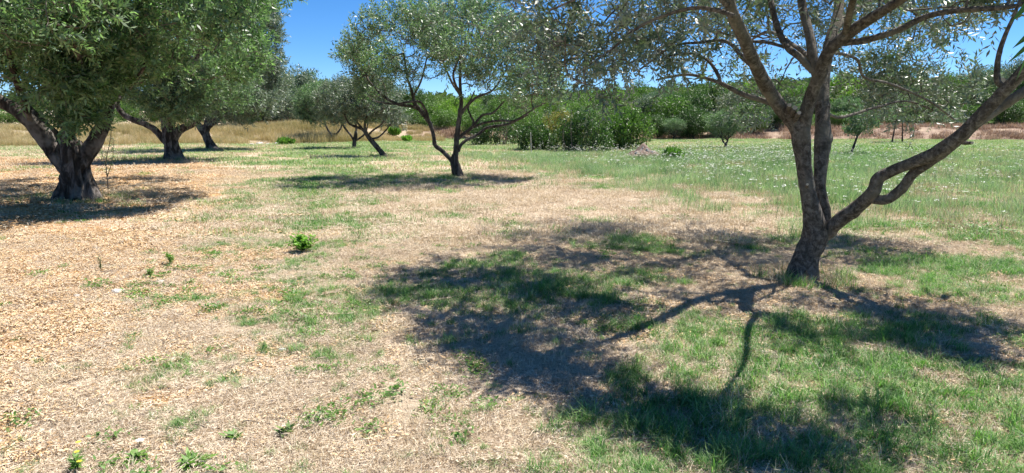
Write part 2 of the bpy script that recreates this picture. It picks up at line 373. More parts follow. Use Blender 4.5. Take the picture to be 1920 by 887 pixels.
# ------------------------------------------------------------------ olive trees
def leaf_quads(o, d, n, L, W):
    """arrays of rhombic folded leaves"""
    s = unit(np.cross(d, n)); nn = np.cross(s, d)
    L = np.asarray(L)[:, None]; W = np.asarray(W)[:, None]
    a = o; b = o+d*L*0.45+s*W*0.5+nn*W*0.12; c = o+d*L-nn*L*0.08; e = o+d*L*0.45-s*W*0.5+nn*W*0.12
    V = np.stack([a, b, c, e], 1).reshape(-1, 3)
    Q = np.arange(len(o)*4).reshape(-1, 4)
    return V, Q
def twig_templates(L=0.24, pairs=9, leaf=0.06, width=0.014, k=6, seed=1, stem=True):
    r = np.random.default_rng(seed); out = []
    for q in range(k):
        bend = r.uniform(-0.06, 0.06, 2)
        t = np.linspace(0.12, 1, pairs)
        c = np.stack([bend[0]*t**2, bend[1]*t**2, t*L], -1)
        o, d, n = [], [], []
        a0 = r.uniform(0, 6.28)
        for i in range(pairs):
            for s in (0, 1):
                a = a0 + i*1.57 + s*math.pi + r.normal(0, 0.25)
                up = 0.55+0.7*t[i]+r.normal(0, 0.15)
                dd = np.array([math.cos(a), math.sin(a), up]); dd /= np.linalg.norm(dd)
                nn = np.array([-math.cos(a)*up, -math.sin(a)*up, 1.0])+r.normal(0, 0.35, 3)
                o.append(c[i]); d.append(dd); n.append(unit(nn))
        o, d, n = map(np.array, (o, d, n))
        V, Q = leaf_quads(o, d, n, leaf*r.uniform(0.7, 1.15, len(o)), width*r.uniform(0.8, 1.2, len(o)))
        v = np.repeat(np.clip(r.normal(0.5, 0.17, len(o)) + (np.repeat(t, 2)-0.5)*0.25, 0, 1), 4)
        out.append((V, Q, v))
    return out
def place_templates(tm, pos, dirs, scale, seed, acc, voff=0.12, flat=0.0):
    r = np.random.default_rng(seed); n = len(pos)
    z = unit(dirs); x = unit(np.cross(z, unit(r.normal(0, 1, (n, 3))))); y = np.cross(z, x)
    Mx = np.stack([x, y, z], -1)*scale[:, None, None]
    which = r.integers(0, len(tm), n)
    for k, (V, Q, v) in enumerate(tm):
        s = np.where(which == k)[0]
        if not len(s): continue
        W = np.einsum('nij,vj->nvi', Mx[s], V)+pos[s][:, None]
        off = (np.arange(len(s))*len(V))[:, None, None]
        acc.add(W.reshape(-1, 3), (Q[None]+off).reshape(-1, 4), np.clip(v[None]+r.normal(0, voff, len(s))[:, None], 0, 1).ravel())
def sample_ells(ells, n, seed, shell=0.5, thr=0.42, nsc=0.9):
    """points in a union of ellipsoids thinned by a clumpy 3-D noise"""
    r = np.random.default_rng(seed); out = []
    w = np.array([e[2] for e in ells], float); w /= w.sum()
    for (c, rad, _), ww in zip(ells, w):
        m = int(n*ww*4)+8
        u = unit(r.normal(0, 1, (m, 3))); q = r.uniform(0, 1, m)
        q = np.where(r.uniform(0, 1, m) < shell, 0.78+0.22*q, q**(1/3))
        p = np.asarray(c)+u*q[:, None]*np.asarray(rad)
        keep = noise3(p[:, 0]*nsc+31, p[:, 1]*nsc, p[:, 2]*nsc*1.3, seed) + r.normal(0, 0.05, m) > thr
        p = p[keep][:int(n*ww)+1]; out.append(p)
    return np.vstack(out)
def grow(skel, targets, step=0.22, seed=0, wiggle=0.10):
    """join every target point to the nearest wood, adding nodes on the way"""
    r = np.random.default_rng(seed)
    N0 = len(skel); cap = N0+int(len(targets)*9)+10
    pos = np.zeros((cap, 3)); pos[:N0] = skel; par = np.full(cap, -1); dirn = np.zeros((cap, 3)); n = N0
    dist = np.full(len(targets), 1e9)
    for i in range(0, len(targets), 400):
        dist[i:i+400] = np.sqrt(((targets[i:i+400, None]-skel[None])**2).sum(-1)).min(1)
    ends = []
    for t in targets[np.argsort(dist)]:
        dd = ((pos[:n]-t)**2).sum(1); j = int(np.argmin(dd)); d = math.sqrt(dd[j])
        m = max(1, int(math.ceil(d/step)))
        a = pos[j]; v = t-a
        off = np.cross(v, r.normal(0, 1, 3)); off = off/max(np.linalg.norm(off), 1e-6)*d*wiggle*(1+0.5*r.random())
        c = dirn[j]*d*0.18
        prev = j
        for k in range(1, m+1):
            if n >= cap: break
            f = k/m; pos[n] = a+v*f+(off+c)*math.sin(math.pi*f)*0.8
            par[n] = prev; dirn[n] = unit(pos[n]-pos[prev]); prev = n; n += 1
        ends.append(prev)
    return pos[:n], par[:n], dirn[:n], np.array(ends), N0
def branch_mesh(pos, par, dirn, N0, r_end, expo, rmax, acc, segs=5):
    n = len(pos); cnt = np.zeros(n)
    haschild = np.zeros(n, bool); haschild[par[N0:]] = True
    cnt[~haschild] = 1
    for i in range(n-1, N0-1, -1): cnt[par[i]] += cnt[i]
    rad = np.minimum(r_end*np.maximum(cnt, 1)**expo, rmax)
    i = np.arange(N0, n); p = par[i]
    rc = rad[i]; best = np.full(n, -1.0); np.maximum.at(best, p, rc)
    main = (rc >= best[p]-1e-9) & (p >= N0)
    rp = np.where(main, rad[p], rc*1.15)
    da = np.where(main[:, None], dirn[p], dirn[i]); db = dirn[i]
    def frame(d):
        ref = np.where(np.abs(d[:, 2:3]) > 0.9, [[1.0, 0, 0]], [[0, 0, 1.0]])
        x = unit(np.cross(d, ref)); return x, np.cross(d, x)
    th = np.linspace(0, 2*math.pi, segs, endpoint=False)
    def ring(c, d, rr):
        x, y = frame(d)
        return c[:, None]+(x[:, None]*np.cos(th)[None, :, None]+y[:, None]*np.sin(th)[None, :, None])*rr[:, None, None]
    A = ring(pos[p], da, rp); B = ring(pos[i], db, rc)
    V = np.concatenate([A, B], 1).reshape(-1, 3)
    j = np.arange(segs); j2 = (j+1) % segs
    q = np.stack([j, j2, segs+j2, segs+j], -1)
    Q = (q[None]+(np.arange(len(i))*2*segs)[:, None, None]).reshape(-1, 4)
    acc.add(V, Q)

def olive(label, base, limbs, ells, group='olive trees of the grove', n_term=900, shoots=2.2, tm=None, leafmat='olive', bark='bark',
          seed=0, r_end=0.005, rmax=0.05, expo=0.42, thr=0.42, nsc=0.9, shell=0.4, trunk_kw=None, limb_kw=None, up=0.35, droop=0.0,
          extra_ends=0, sh_scale=1.0, leafmat2=None, segs=5, step=0.25, zmin=0.9, keepout=None):
    """limbs: [(points, radii)], the first one is the trunk"""
    root = empty('olive_tree', base, label, 'olive tree', group); b = np.asarray(base, float)
    skel = []
    for k, (pts, rad) in enumerate(limbs):
        pts = np.asarray(pts, float)
        kw = dict(trunk_kw or {}) if k == 0 else dict(limb_kw or {})
        kw.setdefault('segs', 20 if k == 0 else 12); kw.setdefault('seed', seed+k)
        V, Fs = sweep(pts, rad, **kw)
        nm = 'trunk' if k == 0 else 'limb'
        obj(nm, mesh_np(nm, V-b, Fs, M[bark]), root)
        if k > 0:
            cc = catmull(np.hstack([pts, np.asarray(rad)[:, None]]), 6)
            sk = cc[int(len(cc)*0.30):, :3]; skel.append(sk)
    skel = np.vstack(skel)
    tg = sample_ells(ells, n_term, seed, shell, thr, nsc)
    tg = tg[tg[:, 2] > zmin]
    if keepout is not None: tg = tg[~keepout(tg)]
    pos, par, dirn, ends, N0 = grow(skel, tg, step, seed)
    wood = Acc(); branch_mesh(pos, par, dirn, N0, r_end, expo, rmax, wood, segs)
    m = wood.mesh('branchwork', M['twig']); m.transform(__import__('mathutils').Matrix.Translation(Vector(-b)))
    obj('branchwork', m, root, kind='stuff')
    r = np.random.default_rng(seed+5)
    # shoots stand at the ends and along the last nodes of the wood
    cand = np.concatenate([ends]+[par[ends]]*1)
    cand = cand[cand >= N0]
    k = int(len(ends)*shoots); pick = r.choice(cand, k)
    pp = pos[pick]+r.normal(0, 0.03, (k, 3)); dd = dirn[pick]*0.6+r.normal(0, 0.55, (k, 3)); dd[:, 2] += up-droop
    sc = r.uniform(0.75, 1.3, k)*sh_scale
    acc = Acc(); place_templates(tm, pp, dd, sc, seed+6, acc)
    if keepout is not None: pass
    m = acc.mesh('crown', M[leafmat], smooth=False); m.transform(__import__('mathutils').Matrix.Translation(Vector(-b)))
    obj('crown', m, root, kind='stuff')
    return root

def E(px, py, rx, ry, Y, rY, w):
    s = Y/F_PX; return (P(px, py, Y), (rx*s, rY, ry*s), w)
def SB(px, py, rx, ry, w, z=None, rz=0.22):
    """the clump of crown, above the top of the view, that shades this spot of the ground"""
    g = G(px, py); s = g[1]/F_PX; dy = abs(G(px, py-ry)[1]-G(px, py+ry)[1])/2
    kx, ky = SUN.x/SUN.z, SUN.y/SUN.z
    if z is None: z = (2.10+0.18*g[1])/(1-0.18*ky)
    return ((g[0]+kx*z, g[1]+ky*z, z), (rx*s, max(dy, .2), rz), w)
def LB(rows, q=1.0):
    """rows of (px, py, Y, diameter in px) -> points and radii"""
    return [P(x, y, Y) for x, y, Y, _ in rows], [w*0.5*q*Y/F_PX for _, _, Y, w in rows]

TM_HERO = twig_templates(0.30, 8, 0.078, 0.0205, 7, 1)
TM_BIG = twig_templates(0.30, 6, 0.125, 0.038, 6, 2)
TM_MID = twig_templates(0.34, 6, 0.115, 0.031, 6, 3)
TM_FAR = twig_templates(0.42, 7, 0.15, 0.042, 6, 4)

# --- the nearest tree, right
gb = G(1505, 524); Yh = gb[1]
hero_limbs = [
    LB([(1500, 545, Yh, 76), (1503, 520, Yh, 64), (1512, 478, Yh, 55), (1527, 445, Yh, 57), (1524, 405, Yh-.02, 42), (1516, 365, Yh-.03, 35), (1509, 322, Yh-.04, 33), (1504, 278, Yh-.05, 36), (1500, 240, Yh-.06, 38), (1497, 222, Yh-.08, 24)], .83),
    LB([(1506, 270, Yh-.05, 30), (1490, 232, Yh-.05, 34), (1464, 202, Yh-.1, 31), (1436, 160, Yh-.3, 29), (1412, 112, Yh-.7, 28), (1394, 70, Yh-.95, 27), (1374, 28, Yh-1.1, 26), (1362, -20, Yh-1.15, 22), (1340, -90, Yh-1.1, 14), (1290, -150, Yh-1.0, 7)], .83),
    LB([(1502, 275, Yh-.05, 28), (1506, 232, Yh-.08, 33), (1516, 195, Yh-.15, 29), (1535, 143, Yh-.3, 27), (1555, 96, Yh-.45, 27), (1592, 62, Yh-.6, 26), (1640, 30, Yh-.85, 23), (1690, 0, Yh-1.1, 19), (1770, -50, Yh-1.4, 14), (1860, -110, Yh-1.7, 8)], .83),
    LB([(1530, 140, Yh-.3, 20), (1524, 108, Yh-.25, 21), (1517, 63, Yh-.15, 19), (1505, 13, Yh, 18), (1500, -40, Yh+.1, 16), (1510, -120, Yh+.3, 9)], .83),
    LB([(1524, 134, Yh-.28, 14), (1500, 108, Yh-.25, 15), (1476, 88, Yh-.15, 14), (1458, 52, Yh, 13), (1446, 5, Yh+.1, 12), (1430, -70, Yh+.3, 8)], .83),
    LB([(1530, 470, Yh+.0, 30), (1545, 436, Yh+.06, 26), (1548, 400, Yh+.12, 23), (1538, 350, Yh+.2, 25), (1540, 300, Yh+.3, 31), (1543, 262, Yh+.38, 36), (1542, 205, Yh+.5, 29), (1545, 140, Yh+.65, 26), (1556, 80, Yh+.8, 23), (1572, 20, Yh+1.0, 20), (1580, -60, Yh+1.3, 14)], .83),
    LB([(1526, 462, Yh, 34), (1548, 437, Yh, 33), (1570, 417, Yh-.1, 32), (1612, 384, Yh-.3, 31), (1637, 360, Yh-.45, 29), (1647, 335, Yh-.5, 27), (1672, 321, Yh-.6, 25), (1706, 307, Yh-.75, 26), (1752, 288, Yh-.95, 30), (1802, 254, Yh-1.15, 31), (1842, 213, Yh-1.3, 28), (1886, 168, Yh-1.45, 26), (1930, 122, Yh-1.6, 25), (1990, 60, Yh-1.8, 20), (2080, -20, Yh-2, 12)], .83),
    LB([(1630, 372, Yh-.38, 24), (1662, 374, Yh-.5, 22), (1690, 354, Yh-.6, 22), (1713, 325, Yh-.7, 22), (1745, 303, Yh-.85, 22), (1790, 268, Yh-1.05, 24), (1818, 240, Yh-1.15, 24), (1872, 203, Yh-1.2, 23), (1930, 165, Yh-1.3, 21), (2010, 110, Yh-1.2, 16), (2120, 40, Yh-1, 9)], .83),
    LB([(1884, 165, Yh-1.43, 12), (1870, 150, Yh-1.43, 13), (1872, 107, Yh-1.43, 11), (1884, 68, Yh-1.45, 9), (1905, 20, Yh-1.5, 7), (1930, -50, Yh-1.5, 4)], .83),
    LB([(1575, 80, Yh-.52, 14), (1620, 76, Yh-.6, 15), (1680, 58, Yh-.75, 14), (1740, 30, Yh-.9, 13), (1810, 18, Yh-1.1, 12), (1900, 12, Yh-1.3, 10), (2000, -20, Yh-1.5, 6)], .83),
    LB([(1465, 200, Yh-.1, 12), (1436, 190, Yh-.05, 12), (1391, 176, Yh, 11), (1356, 158, Yh+.05, 9), (1324, 147, Yh+.1, 7.5), (1285, 140, Yh+.2, 6), (1230, 150, Yh+.4, 4)], .83),
    LB([(1352, 158, Yh+.05, 7), (1345, 138, Yh+.1, 8), (1325, 112, Yh+.2, 6), (1290, 100, Yh+.3, 5), (1240, 108, Yh+.4, 4)], .83),
    LB([(1376, 30, Yh-1.35, 10), (1346, 20, Yh-1.2, 10), (1301, 15, Yh-1.0, 8), (1247, 29, Yh-.8, 7), (1193, 54, Yh-.6, 6.5), (1150, 90, Yh-.4, 5), (1100, 125, Yh-.3, 4)], .83),
    LB([(1425, 135, Yh-.5, 12), (1395, 110, Yh-.4, 11), (1362, 78, Yh-.2, 8), (1310, 80, Yh, 6), (1260, 88, Yh+.2, 5), (1200, 130, Yh+.4, 4)], .83),
    LB([(1365, 10, Yh-1.45, 14), (1330, -20, Yh-1.5, 12), (1260, -40, Yh-1.6, 10), (1170, -30, Yh-1.7, 8), (1090, -5, Yh-1.7, 6), (1030, 20, Yh-1.6, 4)], .83),
    LB([(1476, 90, Yh-.15, 7), (1440, 80, Yh, 7), (1400, 76, Yh+.1, 6), (1350, 60, Yh+.3, 4)], .83),
    LB([(1555, 100, Yh-.42, 7), (1577, 101, Yh-.1, 6.5), (1608, 113, Yh+.3, 6.5), (1621, 145, Yh+.6, 6), (1671, 158, Yh+1.1, 5.5), (1741, 189, Yh+1.6, 4.5), (1790, 225, Yh+2, 3.5)], .83),
    LB([(1540, 205, Yh+.5, 8), (1575, 220, Yh+.8, 7), (1640, 202, Yh+1.3, 5.5), (1700, 190, Yh+1.8, 4.5), (1760, 210, Yh+2.2, 3)], .83),
    LB([(1562, 60, Yh+.85, 14), (1600, 20, Yh+1.3, 12), (1650, 0, Yh+1.9, 10), (1710, 20, Yh+2.4, 8), (1760, 60, Yh+2.7, 5)], .83),
    LB([(1544, 150, Yh+.6, 12), (1520, 110, Yh+1.2, 11), (1480, 80, Yh+2.2, 9), (1440, 60, Yh+3.4, 7), (1400, 80, Yh+4.8, 4)], .83),
    LB([(1585, 66, Yh-.57, 16), (1600, 0, Yh-1.0, 14), (1640, -90, Yh-1.7, 12), (1640, -200, Yh-2.3, 7)], .83),
]
hero_ells = [
    E(1240, 45, 220, 105, 7.9, 2.1, 2.5), E(1130, 115, 150, 62, 7.2, 1.2, 1.5), E(1025, 40, 70, 70, 7.2, 0.9, 0.8),
    E(1400, -120, 220, 60, 8.2, 1.9, 2.0), E(1230, -100, 170, 50, 11.3, 1.5, 1.2), E(1560, -60, 180, 70, 8.4, 1.8, 1.8),
    E(1360, 45, 190, 75, 11.6, 1.5, 1.3), E(1425, 190, 55, 45, 9.0, 0.8, 0.8), E(1650, 65, 160, 90, 9.6, 1.3, 3.2),
    E(1715, 165, 105, 75, 9.4, 0.9, 2.2), E(1300, -20, 160, 80, 9.8, 1.5, 1.8),
    E(1800, -60, 240, 80, 6.6, 1.6, 1.6), E(1860, 20, 70, 45, 6.4, 0.7, 0.5),
    SB(780, 540, 80, 40, 1.2), SB(900, 500, 90, 45, 1.6), SB(1030, 465, 100, 35, 1.8), SB(1160, 445, 120, 28, 2.0), SB(1310, 450, 110, 30, 1.8), SB(1430, 490, 70, 26, 1.2),
    SB(900, 610, 100, 55, 1.9), SB(1020, 580, 90, 55, 1.7), SB(970, 670, 90, 50, 1.5), SB(1080, 690, 90, 55, 1.4), SB(1120, 600, 70, 45, 1.0), SB(1180, 770, 80, 50, 1.0), SB(1130, 830, 70, 50, .8),
    SB(1320, 800, 110, 45, 1.5), SB(1470, 850, 110, 40, 1.2), SB(1560, 640, 80, 25, .8), SB(1730, 640, 130, 32, 1.6), SB(1860, 690, 90, 28, .9), SB(1650, 585, 90, 14, .7), SB(1820, 610, 90, 12, .7), SB(1620, 800, 60, 50, .4),
    
]
def hero_free(t):      # no leaves right in front of the stems
    px, py = proj(t[:, 0], t[:, 1], t[:, 2]); return (t[:, 1] < Yh) & (px > 1370) & (py > 20)
hero = olive('large near olive tree at the right, one limb slanting far out to the right', gb, hero_limbs, hero_ells,
      n_term=4300, shoots=1.65, tm=TM_HERO, leafmat='olive_grey', bark='bark', seed=3, r_end=0.0032, rmax=0.016, expo=0.36, thr=0.46, nsc=1.9, shell=0.2,
      trunk_kw=dict(rough=0.06, ridge=0.05, flare=0.28, flare_h=0.14, segs=28, step=0.02, knots=0.12), limb_kw=dict(rough=0.05, ridge=0.03, segs=18, step=0.022, knots=0.17), up=0.0, step=0.16, keepout=hero_free, zmin=1.7)
def stub(parent, base_w, tip, r0, r1, bark, seed=0, name='branch_stub'):
    b = np.array(parent.location)
    V, Fs = sweep([base_w, (np.asarray(base_w)+tip)/2, tip], [r0, (r0+r1)/2, r1], segs=10, rough=0.12, seed=seed, step=0.012)
    n = len(V)
    obj(name, mesh_np(name, V-b, Fs, M[bark]), parent)
    d = unit(np.asarray(tip)-base_w); x = unit(np.cross(d, [0.2, 1, 0.3])); y = np.cross(d, x); th = np.linspace(0, 6.283, 10, endpoint=False)
    c = np.asarray(tip)+d*(r1*0.42+0.002)
    W = np.vstack([c+(x*math.cos(a)+y*math.sin(a))*r1*0.86 for a in th]+[c+d*0.002])
    cap = np.stack([np.arange(10), (np.arange(10)+1) % 10, np.full(10, 10)], -1)
    obj('cut_face', mesh_np('cut_face', W-b, cap, M['cut'], smooth=False), parent)
for k, (x0, y0, x1, y1, r) in enumerate([(1482, 222, 1490, 203, .026), (1478, 216, 1480, 198, .022), (1490, 226, 1498, 212, .022), (1806, 268, 1822, 268, .016), (1881, 170, 1879, 152, .032), (1512, 350, 1514, 346, 0.014)]):
    stub(hero, P(x0, y0, Yh-.1), P(x1, y1, Yh-.42 if k == 5 else Yh-.28), r*1.3, r, 'bark', k)

# --- the old tree, left
gl = G(150, 372); Yl = gl[1]
left_limbs = [
    LB([(152, 392, Yl, 98), (151, 362, Yl, 80), (147, 335, Yl, 66), (141, 308, Yl, 62), (136, 284, Yl, 60), (132, 266, Yl, 44)], .77),
    LB([(135, 320, Yl, 44), (112, 296, Yl-.05, 44), (92, 270, Yl-.1, 40), (66, 238, Yl-.2, 36), (32, 208, Yl-.3, 32), (-5, 186, Yl-.4, 29), (-70, 150, Yl-.7, 22), (-150, 90, Yl-1, 12)], .77),
    LB([(134, 300, Yl, 32), (118, 270, Yl, 24), (96, 244, Yl+.1, 18), (72, 220, Yl+.2, 16), (48, 196, Yl+.3, 13), (40, 168, Yl+.3, 9)], .77),
    LB([(145, 315, Yl, 44), (164, 284, Yl, 36), (184, 254, Yl+.05, 32), (198, 222, Yl+.1, 27), (207, 175, Yl+.15, 24), (212, 125, Yl+.3, 20), (220, 60, Yl+.4, 15), (235, -20, Yl+.5, 9)], .77),
    LB([(136, 300, Yl, 36), (130, 256, Yl+.1, 30), (118, 215, Yl+.2, 25), (104, 180, Yl+.3, 20), (98, 120, Yl+.4, 15), (80, 40, Yl+.5, 10)], .77),
    LB([(206, 180, Yl+.15, 12), (235, 170, Yl-.3, 10), (262, 140, Yl-.8, 8), (280, 100, Yl-1.2, 5)], .77),
    LB([(128, 250, Yl+.1, 20), (160, 190, Yl-.8, 16), (150, 120, Yl-1.8, 12), (130, 50, Yl-2.6, 8)], .77),
    LB([(60, 232, Yl-.2, 16), (30, 150, Yl-1.2, 13), (10, 60, Yl-2.0, 9), (0, -20, Yl-2.4, 6)], .77),
    LB([(200, 215, Yl+.1, 16), (240, 150, Yl+1.2, 13), (260, 60, Yl+2, 9)], .77),
    LB([(110, 200, Yl+.2, 14), (60, 120, Yl+1.6, 11), (20, 50, Yl+2.4, 7)], .77),
]
left_ells = [
    E(70, 40, 190, 120, Yl-1.6, 1.6, 6), E(130, 165, 65, 68, Yl-1.3, 0.9, 2.6), E(20, 125, 80, 48, Yl-1.3, 1.2, 2.0), E(190, 110, 90, 70, Yl-0.8, 1.2, 3.0),
    E(150, -30, 160, 110, Yl, 2.8, 6), E(-130, 30, 140, 140, Yl, 2.8, 3.2), E(60, 20, 200, 130, Yl+2.0, 1.8, 3.5), E(40, 210, 60, 25, Yl+2.2, 1.0, 0.5),
    ((-8.6, 11.0, 3.5), (2.8, 1.8, 0.9), 4.0), SB(60, 410, 90, 20, 2, 4.3), SB(200, 398, 100, 18, 2.5, 4.4), SB(250, 388, 50, 13, 1.2, 4.4), SB(250, 338, 110, 10, 2.5, 5.0), SB(60, 340, 90, 10, 2, 5.0), SB(300, 362, 80, 10, 1.6, 4.8), E(280, 20, 150, 80, Yl+3.2, 2.2, 5.0), E(40, -20, 200, 80, Yl+4, 2.0, 3.0), E(380, 50, 105, 100, Yl-.1, 2.4, 5.0),
    E(135, 210, 45, 30, Yl-1.0, 0.5, 1.0), E(185, 175, 50, 40, Yl-1.3, .5, 1.0),
]
def left_free(t):      # the limbs show below the crown
    px, py = proj(t[:, 0], t[:, 1], t[:, 2]); return ((px < 95) & (py > 178+0.35*px)) | ((px > 205) & (px < 300) & (py > 165))
left_tree = olive('old thick gnarled olive tree at the left with its crown hanging low', gl, left_limbs, left_ells,
      n_term=4300, shoots=2.3, tm=TM_BIG, leafmat='olive_bright', bark='bark_old', seed=21, r_end=0.004, rmax=0.05, thr=0.48, nsc=1.2, shell=0.45,
      trunk_kw=dict(rough=0.12, ridge=0.30, flare=0.42, flare_h=0.22, segs=72, step=0.025, knots=0.22, lobes=6), limb_kw=dict(rough=0.16, ridge=0.16, segs=22, knots=0.15), keepout=left_free, up=0.35, zmin=1.25, sh_scale=1.0)

# --- second tree of the left row
g2 = G(326, 300); Y2 = g2[1]
t2_limbs = [
    LB([(328, 308, Y2, 40), (326, 294, Y2, 30), (322, 270, Y2, 24), (318, 252, Y2, 24), (314, 238, Y2, 20)]),
    LB([(320, 262, Y2, 24), (312, 228, Y2, 21), (303, 210, Y2, 19), (290, 196, Y2, 17), (262, 182, Y2-.2, 14), (240, 166, Y2-.4, 11), (220, 130, Y2-.6, 8)]),
    LB([(322, 275, Y2, 18), (308, 262, Y2, 13), (291, 244, Y2, 12), (272, 233, Y2, 11), (254, 226, Y2, 11), (236, 218, Y2, 10), (224, 206, Y2, 9), (216, 188, Y2, 7)]),
    LB([(322, 265, Y2, 20), (334, 246, Y2, 16), (350, 238, Y2, 13), (366, 230, Y2, 11), (384, 206, Y2+.2, 9), (400, 160, Y2+.4, 6)]),
    LB([(318, 250, Y2, 18), (322, 220, Y2, 15), (330, 180, Y2+.3, 12), (336, 110, Y2+.5, 9), (340, 40, Y2+.6, 6)]),
    LB([(306, 212, Y2, 14), (296, 150, Y2-.4, 11), (280, 80, Y2-.6, 8), (270, 20, Y2-.6, 5)]),
    LB([(318, 240, Y2, 12), (320, 190, Y2-1.2, 10), (350, 140, Y2-1.8, 8), (380, 90, Y2-2, 5)]),
]
t2_ells = [E(320, 60, 140, 110, Y2, 3.0, 6), E(300, 150, 90, 60, Y2-1.5, 1.4, 2.4), E(400, 150, 70, 70, Y2, 2.4, 2.8), E(250, 110, 70, 60, Y2-1, 1.5, 1.5), E(370, -30, 100, 60, Y2, 2.4, 1.5), E(330, 200, 60, 28, Y2-1.6, .8, 1.0)]
olive('dark forked olive tree, second of the left row behind the gnarled one', g2, t2_limbs, t2_ells, n_term=2000, shoots=2.8, tm=TM_MID, leafmat='olive', bark='bark_old',
      seed=33, r_end=0.008, rmax=0.06, thr=0.36, nsc=0.8, trunk_kw=dict(rough=0.12, ridge=0.22, flare=0.4, flare_h=0.25, segs=40, step=0.05), limb_kw=dict(rough=0.14, ridge=0.08, segs=10), up=0.3, zmin=1.6, sh_scale=1.25)

# --- third tree
g3_ = G(396, 281); Y3 = g3_[1]
t3_limbs = [
    LB([(400, 287, Y3, 24), (396, 276, Y3, 18), (389, 260, Y3, 15), (384, 248, Y3, 14), (376, 238, Y3, 13)]),
    LB([(386, 254, Y3, 13), (372, 234, Y3, 12), (360, 222, Y3, 9), (345, 190, Y3, 6)]),
    LB([(385, 252, Y3, 13), (392, 220, Y3, 11), (410, 170, Y3, 9), (430, 90, Y3, 6)]),
    LB([(388, 240, Y3, 10), (420, 215, Y3-.5, 8), (455, 190, Y3-1, 6), (480, 150, Y3-1, 4)]),
    LB([(387, 240, Y3, 10), (430, 200, Y3+1, 8), (470, 120, Y3+1.5, 6), (490, 50, Y3+1, 4)]),
]
t3_ells = [E(445, 90, 78, 120, Y3, 3.5, 6), E(440, 180, 72, 52, Y3-1, 2.4, 3), E(480, 50, 42, 60, Y3, 2.4, 2), E(490, 150, 30, 50, Y3, 2.0, 1.2), E(400, -20, 90, 60, Y3, 3, 1.5)]
olive('third olive tree of the left row with a tall silvery crown against the sky', g3_, t3_limbs, t3_ells, n_term=1900, shoots=2.6, tm=TM_FAR, leafmat='olive_grey', bark='bark_old',
      seed=44, r_end=0.010, rmax=0.08, thr=0.36, nsc=0.6, trunk_kw=dict(rough=0.12, ridge=0.2, flare=0.4, flare_h=0.25, segs=28), limb_kw=dict(rough=0.14, segs=9), up=0.3, zmin=1.7, sh_scale=1.1, segs=4, step=0.4)

# --- the tree in the middle
gc = G(859, 334); Yc = gc[1]
c_limbs = [
    LB([(862, 343, Yc, 34), (859, 331, Yc, 24), (855, 315, Yc, 23), (852, 303, Yc, 20), (853, 290, Yc, 15)], .76),
    LB([(853, 306, Yc, 15), (855, 285, Yc, 14), (856, 262, Yc, 13), (859, 240, Yc, 12.5), (862, 215, Yc, 11), (865, 192, Yc, 9.5), (863, 165, Yc, 8), (863, 120, Yc, 6), (866, 70, Yc+.1, 4)], .76),
    LB([(854, 312, Yc, 12), (843, 297, Yc, 11), (829, 283, Yc, 10.5), (816, 272, Yc, 10.5), (813, 255, Yc, 9.5), (808, 236, Yc, 10), (800, 222, Yc, 11), (789, 208, Yc, 11), (778, 194, Yc, 9), (772, 170, Yc+.1, 7), (764, 145, Yc+.1, 6), (757, 100, Yc+.2, 4)], .76),
    LB([(786, 206, Yc, 8), (772, 199, Yc-.1, 7), (752, 197, Yc-.2, 7), (730, 188, Yc-.3, 6), (710, 172, Yc-.4, 5), (690, 150, Yc-.4, 3.5)], .76),
    LB([(804, 226, Yc, 8), (797, 205, Yc-.2, 7), (783, 190, Yc-.4, 6), (740, 195, Yc-.8, 4.5), (705, 190, Yc-1, 3.5)], .76),
    LB([(863, 215, Yc, 8), (872, 203, Yc, 8), (884, 190, Yc, 7), (899, 180, Yc, 6), (925, 168, Yc, 4.5), (950, 130, Yc, 3)], .76),
    LB([(857, 262, Yc, 9), (866, 253, Yc, 8), (880, 243, Yc-.1, 8), (892, 230, Yc-.2, 6.5), (905, 216, Yc-.2, 6), (925, 211, Yc-.3, 5), (945, 190, Yc-.3, 3.5)], .76),
    LB([(859, 285, Yc, 8), (864, 272, Yc, 8), (876, 262, Yc+.1, 8), (896, 252, Yc+.2, 7.5), (912, 240, Yc+.3, 7), (935, 236, Yc+.3, 6.5), (960, 230, Yc+.3, 5.5), (990, 215, Yc+.4, 4)], .76),
    LB([(882, 245, Yc-.1, 6), (888, 230, Yc-.1, 6), (882, 216, Yc-.1, 5), (878, 200, Yc, 4.5), (890, 170, Yc, 3)], .76),
    LB([(888, 238, Yc-.1, 7), (910, 230, Yc-.3, 6), (940, 226, Yc-.4, 5.5), (965, 226, Yc-.5, 5), (1000, 205, Yc-.6, 3.5)], .76),
    LB([(864, 180, Yc, 7), (845, 150, Yc+.6, 5.5), (830, 110, Yc+1, 4.5), (820, 60, Yc+1.2, 3)], .76),
    LB([(864, 180, Yc, 7), (850, 140, Yc-.8, 5.5), (870, 90, Yc-1.2, 4.5), (880, 50, Yc-1.4, 3)], .76),
    LB([(775, 180, Yc, 5), (790, 150, Yc-.5, 4.5), (800, 110, Yc-.8, 3.5)], .76),
]
c_ells = [E(760, 90, 105, 70, Yc-.4, 2.5, 5.5), E(870, 75, 105, 72, Yc-.4, 2.9, 5.5), E(960, 120, 95, 75, Yc-.2, 2.3, 4.6), E(690, 100, 52, 46, Yc, 1.2, 1.8), E(700, 160, 40, 30, Yc-.4, .8, .7),
          E(1000, 175, 58, 45, Yc, 1.2, 1.9), E(830, 25, 90, 28, Yc, 1.2, 1.4), E(690, 52, 28, 22, Yc, .6, .35), E(1010, 75, 45, 45, Yc, .8, 1.0), E(915, 45, 70, 40, Yc, 1.0, 1.2)]
def c_free(t):
    px, py = proj(t[:, 0], t[:, 1], t[:, 2])
    return (((px-818)/48)**2+((py-186)/32)**2 < 1) | ((px > 770) & (px < 930) & (py > 168)) | ((px < 780) & (py > 205))
